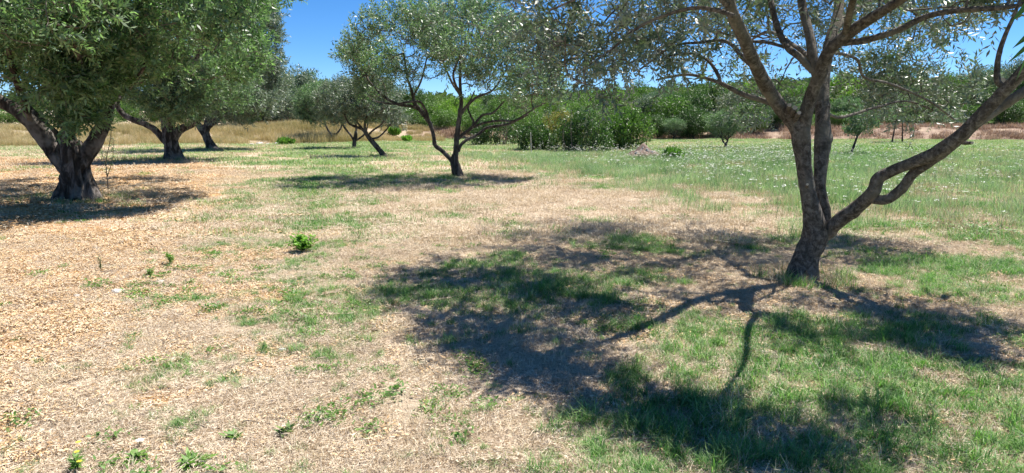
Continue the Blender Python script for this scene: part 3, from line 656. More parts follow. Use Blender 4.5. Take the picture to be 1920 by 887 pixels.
olive('spreading olive tree with slim forked trunk alone in mid field', gc, c_limbs, c_ells, n_term=1900, shoots=2.2, tm=TM_MID, leafmat='olive_silver', bark='bark_mid',
      seed=57, r_end=0.0055, rmax=0.035, thr=0.45, nsc=1.15, shell=0.35, trunk_kw=dict(rough=0.12, ridge=0.16, flare=0.3, flare_h=0.18, segs=30, step=0.03), limb_kw=dict(rough=0.12, ridge=0.05, segs=10), up=0.45, zmin=1.6, keepout=c_free, sh_scale=0.95)

# --- leaning tree and the two behind it
ga = G(719, 294); Ya = ga[1]
a_limbs = [
    LB([(724, 299, Ya, 14), (718, 290, Ya, 10), (706, 275, Ya, 9), (696, 263, Ya, 8.5), (688, 253, Ya, 7), (682, 244, Ya, 6)]),
    LB([(690, 256, Ya, 6), (680, 243, Ya, 6), (668, 238, Ya, 5), (655, 232, Ya, 4), (645, 215, Ya, 3)]),
    LB([(688, 253, Ya, 6), (684, 235, Ya, 5), (690, 210, Ya, 4.5), (700, 180, Ya, 3)]),
    LB([(694, 260, Ya, 4), (708, 258, Ya, 3.5), (722, 246, Ya, 3), (738, 225, Ya, 2)]),
    LB([(690, 254, Ya, 4), (700, 244, Ya-.6, 3.5), (716, 232, Ya-.9, 3), (730, 205, Ya-1, 2)]),
    LB([(680, 243, Ya, 4), (665, 220, Ya+.8, 3.5), (660, 190, Ya+1, 2.5)]),
]
a_ells = [E(695, 192, 62, 38, Ya, 1.5, 5), E(665, 205, 34, 26, Ya, 1.2, 1.5), E(735, 215, 30, 24, Ya, 1.1, 1.3), E(700, 160, 40, 16, Ya, 1.0, 1.0)]
olive('leaning olive tree with a slanting pale trunk, left of the middle tree', ga, a_limbs, a_ells, n_term=900, shoots=2.6, tm=TM_FAR, leafmat='olive_grey', bark='bark_mid', seed=61, r_end=0.008, rmax=0.05,
      thr=0.38, nsc=0.9, trunk_kw=dict(rough=0.14, ridge=0.12, flare=0.3, flare_h=0.2, segs=18), limb_kw=dict(rough=0.15, segs=8), up=0.3, zmin=1.4, sh_scale=0.75, segs=4, step=0.35)
gd = G(664, 278); Yd = gd[1]
d_limbs = [
    LB([(664, 282, Yd, 10), (664, 276, Yd, 8), (665, 264, Yd, 7.5), (667, 254, Yd, 7), (667, 246, Yd, 5)]),
    LB([(665, 266, Yd, 5), (658, 254, Yd, 4), (648, 242, Yd, 4), (640, 228, Yd, 3)]),
    LB([(666, 258, Yd, 5), (668, 240, Yd, 4), (664, 215, Yd, 3)]),
    LB([(666, 264, Yd, 4), (676, 258, Yd, 3.5), (686, 248, Yd, 3), (690, 230, Yd, 2)]),
]
d_ells = [E(645, 190, 52, 40, Yd, 2.2, 4), E(625, 215, 32, 24, Yd, 1.4, 1.2), E(680, 180, 34, 32, Yd, 1.8, 1.4)]
olive('upright olive tree with a short dark trunk right behind the leaning one', gd, d_limbs, d_ells, n_term=800, shoots=2.6, tm=TM_FAR, leafmat='olive_grey', bark='bark_old', seed=71, r_end=0.009, rmax=0.06,
      thr=0.36, nsc=0.7, trunk_kw=dict(rough=0.12, segs=14), limb_kw=dict(rough=0.12, segs=8), up=0.3, zmin=1.5, sh_scale=0.85, segs=4, step=0.4)
ge = G(629, 267); Ye = ge[1]
e_limbs = [
    LB([(630, 270, Ye, 9), (629, 264, Ye, 7), (628, 256, Ye, 6), (628, 250, Ye, 5)]),
    LB([(628, 260, Ye, 4), (620, 251, Ye, 3.5), (612, 238, Ye, 3), (606, 220, Ye, 2)]),
    LB([(628, 257, Ye, 4), (635, 246, Ye, 3.5), (640, 238, Ye, 3), (645, 215, Ye, 2)]),
]
e_ells = [E(605, 195, 44, 36, Ye, 2.6, 4), E(585, 205, 28, 26, Ye, 1.8, 1.4)]
far_olive = olive('farthest round olive tree of the middle row, in front of the golden grass', ge, e_limbs, e_ells, n_term=650, shoots=2.6, tm=TM_FAR, leafmat='olive_far', bark='bark_old', seed=81, r_end=0.012, rmax=0.06,
      thr=0.34, nsc=0.6, trunk_kw=dict(rough=0.12, segs=12), limb_kw=dict(rough=0.12, segs=7), up=0.3, zmin=1.5, sh_scale=1.15, segs=4, step=0.5)

# ------------------------------------------------------------------ background trees and bushes
def cloud(blobs, n, leaf, seed, clump=0.35, up=0.5, thr=0.36, nsc=1.0, zmin=0.02):
    """many small leaf faces gathered in clumps through the volume of a crown"""
    r = np.random.default_rng(seed)
    nc = max(30, n//26)
    c = sample_ells(blobs, nc, seed, 0.6, thr, nsc)
    ctr = np.mean([np.asarray(b[0]) for b in blobs], axis=0)
    k = r.integers(0, len(c), n)
    dv = unit(r.normal(0, 1, (n, 3)))*(r.uniform(0, 1, n)**0.5)[:, None]*clump*r.uniform(0.5, 1.2, n)[:, None]
    o = c[k]+dv; o = o[o[:, 2] > zmin]; m = len(o); k = k[:m]; dv = dv[:m]
    out = unit(o-ctr)
    d = unit(out*0.5+unit(dv+1e-6)*0.6+r.normal(0, 0.5, (m, 3))+np.array([0, 0, up*0.5]))
    nn = unit(out*0.5+np.array([0, 0, 0.8])+r.normal(0, 0.6, (m, 3)))
    V, Q = leaf_quads(o, d, nn, leaf*r.uniform(0.6, 1.4, m), leaf*0.5*r.uniform(0.6, 1.3, m))
    cv = r.normal(0.5, 0.13, len(c))
    v = np.clip(cv[k]+r.normal(0, 0.12, m), 0, 1)
    return V, Q, np.repeat(v, 4)
def tree_parts(h, w, crown_lo, n, leaf, seed, mat, bark='bark_mid', stems=1):
    r = np.random.default_rng(seed)
    blobs = []
    for q in range(7):
        a = r.uniform(0, 6.28); rr = r.uniform(0, 0.30)*w; z = crown_lo+(h-crown_lo)*r.uniform(0.25, 0.75)
        s = r.uniform(0.26, 0.42)
        blobs.append((np.array([math.cos(a)*rr, math.sin(a)*rr, z]), (w*s, w*s, (h-crown_lo)*s*0.85), 1))
    blobs.append((np.array([0, 0, (crown_lo+h)/2]), (w*0.42, w*0.42, (h-crown_lo)*0.45), 1.6))
    V, Q, v = cloud(blobs, n, leaf, seed, clump=w*0.10, thr=0.38, nsc=3.2/w, zmin=max(crown_lo*0.8, 0.05))
    crown = mesh_np('crown', V, Q, M[mat], {'v': v}, smooth=False)
    A = Acc()
    for s in range(stems):
        lean = r.normal(0, 0.12, 2)*(1+stems*0.6)
        pts = [np.array([0, 0, -0.25]), np.array([lean[0]*.2, lean[1]*.2, crown_lo*0.5]), np.array([lean[0], lean[1], crown_lo]), np.array([lean[0]*2, lean[1]*2, h*0.75])]
        A.add(*sweep(pts, [0.045*h*.7, 0.032*h*.7, 0.026*h*.7, 0.008*h*.7], segs=9, rough=0.14, seed=seed+s, step=0.25))
        for k in range(4):
            a = r.uniform(0, 6.28); b = pts[2]*(0.8+0.1*k) if k < 2 else pts[2]
            e = np.array([math.cos(a)*w*0.3, math.sin(a)*w*0.3, crown_lo+(h-crown_lo)*0.5])
            A.add(*sweep([b, (b+e)/2+np.array([0, 0, -0.05*h]), e], [0.018*h*.7, 0.012*h*.7, 0.005*h*.7], segs=6, rough=0.1, seed=seed+k, step=0.3))
    trunk = A.mesh('trunk', M[bark])
    return trunk, crown
TT = {
    'olive_a': tree_parts(4.4, 4.6, 1.1, 9000, 0.17, 101, 'olive_far', stems=2),
    'olive_b': tree_parts(5.0, 5.2, 1.0, 9000, 0.18, 102, 'olive_grey', stems=2),
    'dark_a': tree_parts(6.0, 5.6, 0.6, 9500, 0.20, 103, 'shrub_dark'),
    'mid_a': tree_parts(6.4, 5.6, 0.8, 9500, 0.21, 104, 'shrub_mid'),
    'lime_a': tree_parts(5.6, 5.2, 0.8, 8000, 0.20, 105, 'shrub_lime'),
    'mid_b': tree_parts(5.2, 6.2, 0.4, 9500, 0.20, 106, 'shrub_mid'),
    'bush_a': tree_parts(3.0, 5.0, 0.05, 7000, 0.17, 107, 'shrub_mid', stems=3),
    'bush_b': tree_parts(2.8, 5.2, 0.05, 7000, 0.17, 108, 'shrub_dark', stems=3),
    'bush_c': tree_parts(2.6, 4.6, 0.05, 6000, 0.17, 109, 'olive_far', stems=3),
}
def put_tree(kind, name, label, cat, group, x, y, s, rz, sz=1.0, z=None):
    tr, cr = TT[kind]
    e = empty(name, (x, y, float(height(x, y))-0.05 if z is None else z), label, cat, group)
    e.rotation_euler = (0, 0, rz); e.scale = (s, s, s*sz)
    obj('trunk', tr, e); obj('crown', cr, e, kind='stuff')
    return e
def at(px, Y): return (px-CX)/F_PX*(Y*cp+1.6*sp)

# named trees seen one by one
put_tree('olive_a', 'olive_tree', 'small round pale olive bush on the green grass left of the near trunk', 'olive tree', 'young olives on the far field', at(1356, 44), 43.5, 0.62, 0.4, 0.9)
def young(px, py, hpx, wpx, lean, label, seed, mat='olive_far', n=1500):
    b = G(px, py); Y = b[1]; s = Y/F_PX; h = hpx*s; w = wpx*s; b[2] = float(height(b[0], b[1]))
    r = np.random.default_rng(seed)
    e = empty('olive_tree', b, label, 'olive tree', 'young olives on the far field')
    A = Acc(); lo = h*0.40
    top = np.array([lean*h, 0, h*0.5])
    A.add(*sweep([np.array([0, 0, -.15]), top*0.45+np.array([0.01, 0, 0]), top], [0.07, 0.055, 0.04], segs=9, rough=0.1, seed=seed, step=0.1))
    for k in range(4):
        a = k*1.57+r.uniform(-.4, .4); q = top*0.85
        A.add(*sweep([q, q+np.array([math.cos(a)*w*.14, math.sin(a)*w*.14, h*.12]), q+np.array([math.cos(a)*w*.26, math.sin(a)*w*.26, h*.34])], [0.035, 0.025, 0.01], segs=6, rough=0.1, seed=seed+k, step=0.12))
    obj('trunk', A.mesh('trunk', M['bark_mid']), e)
    bl = [(top+np.array([0, 0, h*0.22]), (w*.42, w*.42, h*.26), 2), (top+np.array([w*.2, 0, h*0.12]), (w*.25, w*.3, h*.16), 1), (top+np.array([-w*.2, 0, h*0.15]), (w*.25, w*.3, h*.18), 1)]
    V, Q, v = cloud(bl, n, 0.12, seed, clump=w*0.10, nsc=1.4, thr=0.34, zmin=lo*.8)
    obj('crown', mesh_np('crown', V, Q, M[mat], {'v': v}, smooth=False), e, kind='stuff')
    return e
young(1593, 292, 92, 72, 0.16, 'slim young olive tree with a thin leaning trunk, right of the near trunk', 203, n=2600)
young(1672, 268, 88, 78, 0.05, 'pale young olive at the foot of the brown bank, left one of two close together', 204, 'olive_far', 2400)
young(1692, 267, 84, 74, -0.05, 'darker young olive at the foot of the brown bank, right one of two close together', 205, 'olive', 2400)

# rows beyond the field: (px, depth, kind, scale, vertical scale)
bg = [
 # far left, behind the left row
 (-60, 92, 'olive_b', 1.2, 1), (60, 98, 'dark_a', 1.0, .9), (150, 88, 'olive_a', 1.0, 1), (235, 100, 'olive_b', 1.2, 1), (330, 84, 'olive_b', 1.15, 1), (420, 90, 'olive_a', 1.3, 1), (470, 78, 'olive_a', 1.1, 1.1),
 (508, 82, 'olive_b', 1.25, 1.15), (538, 90, 'olive_a', 1.25, 1.1), (572, 88, 'olive_b', 1.2, 1.1), (545, 74, 'olive_b', .8, .9), (600, 96, 'mid_a', 1.1, 1), (496, 66, 'olive_b', 1.1, 1.2), (455, 64, 'mid_b', .85, 1),
 # behind the leaning trees
 (650, 98, 'olive_b', 1.15, 1), (700, 92, 'olive_a', 1.2, 1), (735, 104, 'dark_a', 1.1, .95), (775, 92, 'dark_a', .95, .9), (800, 108, 'mid_a', 1.05, .95), (842, 98, 'mid_b', 1.1, 1), (885, 104, 'lime_a', 1.0, 1), (925, 96, 'dark_a', 1.05, .95),
 # beyond the bramble
 (1232, 66, 'dark_a', .75, .7), (1262, 65, 'olive_a', .8, .8), (1300, 66, 'dark_a', .9, .8), (1340, 68, 'mid_b', .8, .8), (1375, 70, 'mid_a', .8, .8), (1412, 69, 'mid_b', .8, .75), (1452, 71, 'dark_a', .7, .7), (1570, 73, 'mid_b', .6, .8), (1625, 75, 'dark_a', .6, .7), (1720, 76, 'mid_b', .7, .8), (1765, 78, 'olive_a', .8, .8), (1815, 80, 'mid_b', .8, .8), (1880, 74, 'dark_a', .9, .8),
 (800, 80, 'mid_b', .75, .9), (845, 78, 'lime_a', .7, .9), (880, 76, 'mid_b', .85, .9), (940, 72, 'mid_a', .8, .9), (990, 74, 'mid_b', .9, .95), (1040, 72, 'lime_a', .85, 1), (1085, 74, 'mid_b', .95, 1), (1130, 71, 'dark_a', .8, 1), (1170, 73, 'mid_a', .9, 1), (1215, 72, 'olive_b', .9, 1), (1455, 72, 'olive_a', .8, .9), (1380, 70, 'olive_a', .75, .9), (1420, 74, 'mid_b', .8, .9),
 (965, 98, 'mid_b', 1.2, 1), (1010, 92, 'lime_a', 1.1, 1.05), (1055, 96, 'mid_a', 1.15, 1), (1100, 90, 'mid_b', 1.2, 1.15), (1150, 92, 'lime_a', 1.2, 1.1), (1195, 84, 'mid_a', 1.1, 1.05), (1240, 82, 'olive_a', 1.3, 1.1), (1262, 76, 'dark_a', .9, .95),
 (1300, 73, 'dark_a', 1.0, 1), (1330, 92, 'mid_a', 1.25, 1.05), (1375, 80, 'olive_b', 1.1, 1.0), (1400, 94, 'lime_a', 1.25, 1.1), (1445, 84, 'mid_a', 1.1, 1), (1488, 92, 'mid_b', 1.2, 1.1), (1530, 88, 'dark_a', 1.1, 1), (1572, 98, 'lime_a', 1.25, 1.15), (1608, 92, 'lime_a', 1.1, 1.1),
 (1585, 78, 'olive_a', 1.0, 1.0), (1640, 84, 'olive_b', 1.15, 1.0), (1650, 118, 'mid_b', 1.7, 1.0), (1700, 112, 'dark_a', 1.5, .95), (1735, 96, 'olive_a', 1.3, 1), (1790, 108, 'mid_b', 1.5, 1), (1830, 96, 'olive_b', 1.35, 1.05), (1862, 84, 'dark_a', 1.0, .9),
 (1895, 96, 'olive_b', 1.5, 1.2), (1930, 86, 'dark_a', 1.35, 1.1), (1985, 92, 'mid_a', 1.5, 1.1), (1905, 118, 'olive_a', 1.9, 1.1), (1850, 124, 'mid_a', 1.5, 1), (2050, 100, 'mid_b', 1.5, 1),
 (1500, 122, 'mid_b', 1.6, 1), (1420, 124, 'mid_a', 1.5, 1), (1340, 126, 'mid_b', 1.5, 1), (1260, 118, 'mid_a', 1.4, 1), (1170, 120, 'mid_b', 1.4, 1), (1080, 118, 'dark_a', 1.3, 1), (1000, 122, 'mid_b', 1.3, 1),
]
KW = {'olive_a': ('olive_tree', 'grey green olive tree', 'olive tree'), 'olive_b': ('olive_tree', 'silvery olive tree', 'olive tree'), 'dark_a': ('broadleaf_tree', 'dark dense tree', 'tree'),
      'mid_a': ('broadleaf_tree', 'mid green rounded tree', 'tree'), 'mid_b': ('broadleaf_tree', 'low wide green tree', 'tree'), 'lime_a': ('broadleaf_tree', 'yellow green tree', 'tree'),
      'bush_a': ('hedge_bush', 'mid green bush', 'bush'), 'bush_b': ('hedge_bush', 'dark green bush', 'bush'), 'bush_c': ('hedge_bush', 'grey green bush', 'bush')}
rb = random.Random(77)
for i in range(46):
    px = -40+i*43+rb.uniform(-12, 12)
    if 470 < px < 500 or rb.random() < .12: continue
    Y = (76 if px < 800 else 69)+rb.uniform(-2, 6)+(6 if px > 1540 else 0)
    bg.append((px, Y, rb.choice(['bush_a', 'bush_b', 'bush_c', 'bush_a']), rb.uniform(.55, 1.2), rb.uniform(.6, 1.1)))
for px, Y in ((452, 82), (478, 84), (502, 86), (524, 84), (548, 88), (570, 85), (512, 98), (540, 102), (565, 100)):
    bg.append((px, Y, rb.choice(['bush_a', 'bush_c']), rb.uniform(1.2, 1.6), rb.uniform(.9, 1.2)))
for i in range(22):
    px = 820+i*52+rb.uniform(-15, 15)
    bg.append((px, rb.uniform(86, 100), rb.choice(['bush_a', 'bush_b', 'bush_c']), rb.uniform(.9, 1.5), rb.uniform(.8, 1.15)))
def where(px):
    for lim, w in ((480, 'behind the left olive row'), (640, 'in the gap right of the left row'), (790, 'behind the leaning olive trees'), (950, 'behind the middle olive tree'),
                   (1230, 'beyond the bramble thicket'), (1500, 'beyond the field left of the trunk'), (1660, 'on the bank right of the trunk'), (1800, 'beyond the end of the right field')):
        if px < lim: return w
    return 'on the slope behind the slanting limb'
ORD = 'leftmost second third fourth fifth sixth seventh eighth ninth tenth eleventh twelfth thirteenth fourteenth fifteenth sixteenth seventeenth eighteenth nineteenth twentieth'.split()
ORD += ['twenty-'+w for w in ('first', 'second', 'third', 'fourth', 'fifth', 'sixth', 'seventh', 'eighth', 'ninth')]
seen_in = {}
rr = random.Random(8)
for px, Y, k, s, sz in sorted(bg):
    s = s if 'bush' in k else s*(0.74 if 790 < px < 1560 else (0.84 if px >= 1560 else 1.0))*(0.9 if Y > 110 else 1.0)
    nm, lb, cat = KW[k]; w = where(px); i = seen_in.get((w, lb), 0); seen_in[(w, lb)] = i+1
    L = '%s, %s %s' % (lb, 'leftmost of its kind' if i == 0 else ORD[i]+' such from the left', w)
    put_tree(k, nm, L, cat, 'bushes along the far hedge' if 'bush' in k else 'trees beyond the field', at(px, Y), Y, s, rr.uniform(0, 6.28), sz*rr.uniform(.94, 1.06))
# far wood on the skyline: nobody could count it
def far_wood():
    r = np.random.default_rng(77); A = Acc()
    n = 900
    X = r.uniform(-190, 260, n); Y = r.uniform(128, 235, n)
    for k in range(n):
        z = float(height(X[k], Y[k])); h = r.uniform(3.5, 6.0); w = r.uniform(4, 7)
        c = np.array([X[k], Y[k], z+h*0.5]); m = 150
        u = unit(r.normal(0, 1, (m, 3))); u[:, 2] = np.abs(u[:, 2])*1.0-0.15
        o = c+u*np.array([w/2, w/2, h/2])*r.uniform(0.75, 1.05, m)[:, None]
        V, Q = leaf_quads(o, unit(u+r.normal(0, .6, (m, 3))), unit(u+r.normal(0, .5, (m, 3))), r.uniform(.5, 1.0, m), r.uniform(.3, .6, m))
        A.add(V, Q, np.repeat(np.clip(r.normal(0.5, 0.12)+r.normal(0, .1, m), 0, 1), 4))
    o = obj('far_wood', A.mesh('far_wood', M['far_wood'], smooth=False), kind='stuff', label='far green wood along the skyline hills', cat='wood')
M['far_wood'] = leaf_mat('far_wood_leaf', [(0.06, 0.09, 0.04), (0.11, 0.16, 0.06), (0.17, 0.23, 0.09)], None, 0.2, 0.8, 0.1)
far_wood()

# --- bramble thicket and other bushes: each its own thing
def bush(name, label, cat, group, px, py, wpx, hpx, dY, mat, seed, n=5000, leaf=0.13, up=0.6, stems=True, nb=8, Ymin=None):
    b = G(px, py); b[1] = b[1]+dY*0.5; b[0] = at(px, b[1]); b[2] = float(height(b[0], b[1])); s = b[1]/F_PX; w = wpx*s; h = hpx*s
    r = np.random.default_rng(seed)
    e = empty(name, b, label, cat, group)
    bl = [(np.array([0, 0, h*0.42]), (w*.42, dY*.42, h*.42), 2.0)]
    for k in range(nb):
        x = r.uniform(-.36, .36)*w; y = r.uniform(-.36, .36)*dY; hh = h*r.uniform(0.55, 1.0)*(1-abs(x/w)*0.6)
        bl.append((np.array([x, y, hh*0.5]), (w*.17, dY*.22, hh*.5), 0.7))
    V, Q, v = cloud(bl, n, leaf, seed, clump=max(0.18, h*0.10), up=up, thr=0.36, nsc=1.1, zmin=0.03)
    obj('foliage', mesh_np('foliage', V, Q, M[mat], {'v': v}, smooth=False), e, kind='stuff')
    if stems:
        A = Acc()
        for k in range(9):
            x = r.uniform(-.38, .38)*w; y = r.uniform(-.38, .1)*dY; hh = h*r.uniform(.5, .85)
            A.add(*sweep([np.array([x*.8, y*.8, -.1]), np.array([x*.9+r.normal(0, .1), y*.9, hh*.5]), np.array([x+r.normal(0, .2), y, hh])], [.03, .02, .008], segs=5, rough=.1, step=.2, seed=seed+k))
        obj('stem_bundle', A.mesh('stem_bundle', M['twig']), e, kind='stuff')
    return e
BB = 'bramble bushes at the edge of the meadow'
bush('bramble_bush', 'dark green bramble bush behind the lower right limb of the middle tree', 'bush', BB, 925, 274, 100, 74, 4, 'shrub_dark', 301, 7000)
bush('bramble_bush', 'shaded dark bramble bush behind the thin pale stake', 'bush', BB, 1000, 284, 95, 60, 3.5, 'shrub_dark', 302, 7000)
bush('bramble_bush', 'tall dark bramble bush in the middle of the thicket', 'bush', BB, 1090, 287, 110, 98, 4, 'shrub_dark', 303, 9000)
bush('bramble_bush', 'bushy light green shrub at the right end of the thicket', 'bush', BB, 1180, 283, 110, 90, 4, 'shrub_mid', 304, 9000, leaf=0.15, up=1.2)
bush('bramble_bush', 'yellowish rust tinged shrub between the dark bramble bushes', 'bush', BB, 1050, 276, 80, 80, 3, 'shrub_rust', 305, 5000, leaf=0.12)
bush('bramble_bush', 'bright green shrub behind the trunk of the middle tree', 'bush', BB, 850, 258, 110, 66, 4, 'shrub_lime', 306, 8000, leaf=0.14)
bush('bramble_bush', 'mid green shrub behind the dark bramble bushes, above the stake', 'bush', BB, 985, 268, 120, 98, 5, 'shrub_mid', 307, 9000)
bush('bramble_bush', 'tall green shrub behind the light shrub at the right end', 'bush', BB, 1130, 268, 140, 118, 5, 'shrub_mid', 308, 10000)
bush('bramble_bush', 'deep green bush in the shade at the far side of the field', 'bush', BB, 1290, 257, 78, 52, 5, 'shrub_dark', 309, 5000, leaf=0.2)
bush('reed_clump', 'bright green reeds behind the leaning olive and its golden grass', 'reeds', None, 775, 247, 75, 42, 3, 'shrub_lime', 310, 5200, leaf=0.34, up=3.0)
bush('grass_tuft', 'rounded yellow green grass tuft in front of the golden grass', 'grass tuft', None, 739, 262, 20, 18, .9, 'weed_bright', 311, 1200, leaf=0.28, up=4, stems=False, nb=3)
bush('grass_tuft', 'small dark green grass tuft right of the rounded yellow one', 'grass tuft', None, 764, 268, 17, 9, .7, 'weed_bright', 312, 900, leaf=0.2, up=4, stems=False, nb=3)
bush('grass_tuft', 'green grass tuft beside the heap of rubble', 'grass tuft', None, 1262, 302, 36, 22, .8, 'weed', 313, 1400, leaf=0.16, up=4, stems=False, nb=4)
bush('grass_tuft', 'low green tuft at the left end of the golden grass strip', 'grass tuft', None, 535, 273, 30, 9, 1.6, 'weed', 314, 1000, leaf=0.24, up=4, stems=False, nb=4)

# ------------------------------------------------------------------ ground cover scattered over the sheet
def rng_blades(n, rad, Lr, Wr, lean, curl, seed, flat=0.0, vmean=0.5):
    """one patch of curved tapering blades, returns V, Q, v"""
    r = np.random.default_rng(seed)
    a = r.uniform(0, 6.283, n); q = rad*np.sqrt(r.uniform(0, 1, n))
    o = np.stack([np.cos(a)*q, np.sin(a)*q, np.full(n, -0.004)], -1)
    L = r.uniform(*Lr, n); W = r.uniform(*Wr, n)
    az = r.uniform(0, 6.283, n); ln = np.abs(r.normal(lean, lean*0.5+0.05, n))
    hd = np.stack([np.cos(az), np.sin(az), 0*az], -1); side = np.stack([-np.sin(az), np.cos(az), 0*az], -1)
    up = np.array([0, 0, 1.0])
    pts = []
    cur = o.copy(); ang = ln.copy()
    pts.append(cur.copy())
    for k in range(2):
        cur = cur + (hd*np.sin(ang)[:, None]+up*np.cos(ang)[:, None])*(L/2)[:, None]
        ang = np.minimum(ang+curl*r.uniform(0.4, 1.4, n), 1.62 if flat else 2.0); pts.append(cur.copy())
    w = W[:, None]
    V = np.stack([pts[0]-side*w*.5, pts[0]+side*w*.5, pts[1]+side*w*.42, pts[1]-side*w*.42, pts[2]+side*w*.08, pts[2]-side*w*.08], 1).reshape(-1, 3)
    if flat: V[:, 2] = np.maximum(V[:, 2], 0.002+0.01*flat*r.random(len(V)))
    b = (np.arange(n)*6)[:, None]
    Q = np.concatenate([b+np.array([[0, 1, 2, 3]]), b+np.array([[3, 2, 4, 5]])])
    bv = np.clip(r.normal(vmean, 0.2, n), 0, 1)
    v = np.stack([bv-.12, bv-.12, bv, bv, bv+.12, bv+.12], 1).ravel()
    return V, Q, np.clip(v, 0, 1)
SRC = bpy.data.collections.new('ground_cover_pieces')       # patterns for the scatter, never linked into the scene
def variants(name, parts_list):
    c = bpy.data.collections.new(name)
    for i, me in enumerate(parts_list):
        o = bpy.data.objects.new('%s_%02d' % (name, i), me); c.objects.link(o)
    return c
def scatter(name, col, nvar, X, Y, scale, label, cat, tilt=0.08, zoff=0.0, sz=None):
    n = len(X); Z = height(X, Y)+zoff
    me = bpy.data.meshes.new(name); me.vertices.add(n)
    me.vertices.foreach_set('co', np.stack([X, Y, Z], -1).astype(np.float32).ravel())
    r = np.random.default_rng(n+7)
    rot = np.stack([r.normal(0, tilt, n), r.normal(0, tilt, n), r.uniform(0, 6.283, n)], -1)
    a = me.attributes.new('rot', 'FLOAT_VECTOR', 'POINT'); a.data.foreach_set('vector', rot.astype(np.float32).ravel())
    s3 = np.stack([scale, scale, scale*(sz if sz is not None else 1.0)], -1)
    a = me.attributes.new('scl', 'FLOAT_VECTOR', 'POINT'); a.data.foreach_set('vector', s3.astype(np.float32).ravel())
    a = me.attributes.new('pick', 'INT', 'POINT'); a.data.foreach_set('value', r.integers(0, nvar, n).astype(np.int32))
    o = obj(name, me, label=label, cat=cat, kind='stuff')
    ng = bpy.data.node_groups.new(name, 'GeometryNodeTree')
    ng.interface.new_socket('Geometry', in_out='INPUT', socket_type='NodeSocketGeometry')
    ng.interface.new_socket('Geometry', in_out='OUTPUT', socket_type='NodeSocketGeometry')
    N = ng.nodes; L = ng.links
    gi = N.new('NodeGroupInput'); go = N.new('NodeGroupOutput'); ip = N.new('GeometryNodeInstanceOnPoints')
    ci = N.new('GeometryNodeCollectionInfo'); ci.inputs['Collection'].default_value = col
    ci.inputs['Separate Children'].default_value = True; ci.inputs['Reset Children'].default_value = True
    ip.inputs['Pick Instance'].default_value = True
    def na(nm, ty):
        q = N.new('GeometryNodeInputNamedAttribute'); q.data_type = ty; q.inputs['Name'].default_value = nm
        return q.outputs[0]
    L.new(gi.outputs[0], ip.inputs['Points']); L.new(ci.outputs[0], ip.inputs['Instance'])
    L.new(na('pick', 'INT'), ip.inputs['Instance Index']); L.new(na('rot', 'FLOAT_VECTOR'), ip.inputs['Rotation']); L.new(na('scl', 'FLOAT_VECTOR'), ip.inputs['Scale'])
    L.new(ip.outputs[0], go.inputs[0])
    md = o.modifiers.new('scatter', 'NODES'); md.node_group = ng
    return o
def field_points(n, y0, y1, seed, pw=2.0, over=1.12, xlim=None):
    """points in the view wedge (and a margin round it), even over the ground"""
    r = np.random.default_rng(seed)
    y = np.sqrt(r.uniform(y0**2, y1**2, n)); x = r.uniform(-1, 1, n)*(y*0.78*over+0.6)
    return x, y, r

def patches(mat, k, **kw):
    out = []
    for i in range(k):
        V, Q, v = rng_blades(seed=kw.get('seed', 0)+i*13, **{a: b for a, b in kw.items() if a != 'seed'})
        out.append(mesh_np('patch', V, Q, M[mat], {'v': v}, smooth=True))
    return out
tg = bpy.data.collections.new
C_thatch = variants('thatch', patches('thatch', 6, n=620, rad=.16, Lr=(.012, .055), Wr=(.0009, .0023), lean=1.48, curl=.2, seed=1, flat=.6))
C_straw = variants('straw', patches('straw', 5, n=70, rad=.11, Lr=(.02, .07), Wr=(.0016, .0034), lean=.85, curl=.5, seed=100))
C_green = variants('green', patches('grass', 4, n=90, rad=.085, Lr=(.025, .085), Wr=(.0022, .0046), lean=.6, curl=.7, seed=200)+patches('grass', 2, n=55, rad=.04, Lr=(.05, .14), Wr=(.0025, .005), lean=.5, curl=.8, seed=240)+patches('straw', 1, n=60, rad=.07, Lr=(.04, .10), Wr=(.0018, .0036), lean=.6, curl=.6, seed=250))
C_tall = variants('tallgreen', patches('grass', 4, n=60, rad=.06, Lr=(.10, .22), Wr=(.003, .0055), lean=.4, curl=.8, seed=260))
C_thatch_m = variants('thatch_mid', patches('thatch', 4, n=460, rad=.38, Lr=(.03, .09), Wr=(.0028, .006), lean=1.4, curl=.2, seed=300, flat=.8))
C_straw_m = variants('straw_mid', patches('straw', 4, n=130, rad=.34, Lr=(.04, .11), Wr=(.004, .007), lean=.6, curl=.5, seed=330))
C_green_m = variants('green_mid', patches('grass', 4, n=190, rad=.32, Lr=(.04, .11), Wr=(.0045, .008), lean=.5, curl=.6, seed=360))
C_green_f = variants('green_far', patches('grass_far', 4, n=240, rad=.95, Lr=(.06, .17), Wr=(.013, .025), lean=.5, curl=.5, seed=400))
C_straw_f = variants('straw_far', patches('straw', 4, n=240, rad=.95, Lr=(.05, .15), Wr=(.012, .024), lean=.8, curl=.4, seed=430))
C_meadow = variants('meadow', patches('meadow', 5, n=120, rad=.34, Lr=(.12, .34), Wr=(.0035, .007), lean=.28, curl=.35, seed=460))
C_meadow_d = variants('meadow_dry', patches('straw', 4, n=70, rad=.32, Lr=(.14, .36), Wr=(.003, .005), lean=.25, curl=.3, seed=480))
C_gold = variants('gold', patches('golden', 5, n=260, rad=.8, Lr=(.45, 1.05), Wr=(.010, .022), lean=.16, curl=.3, seed=500))
C_bank = variants('bank', patches('bankgrass', 4, n=200, rad=.9, Lr=(.25, .6), Wr=(.02, .04), lean=.5, curl=.4, seed=520))

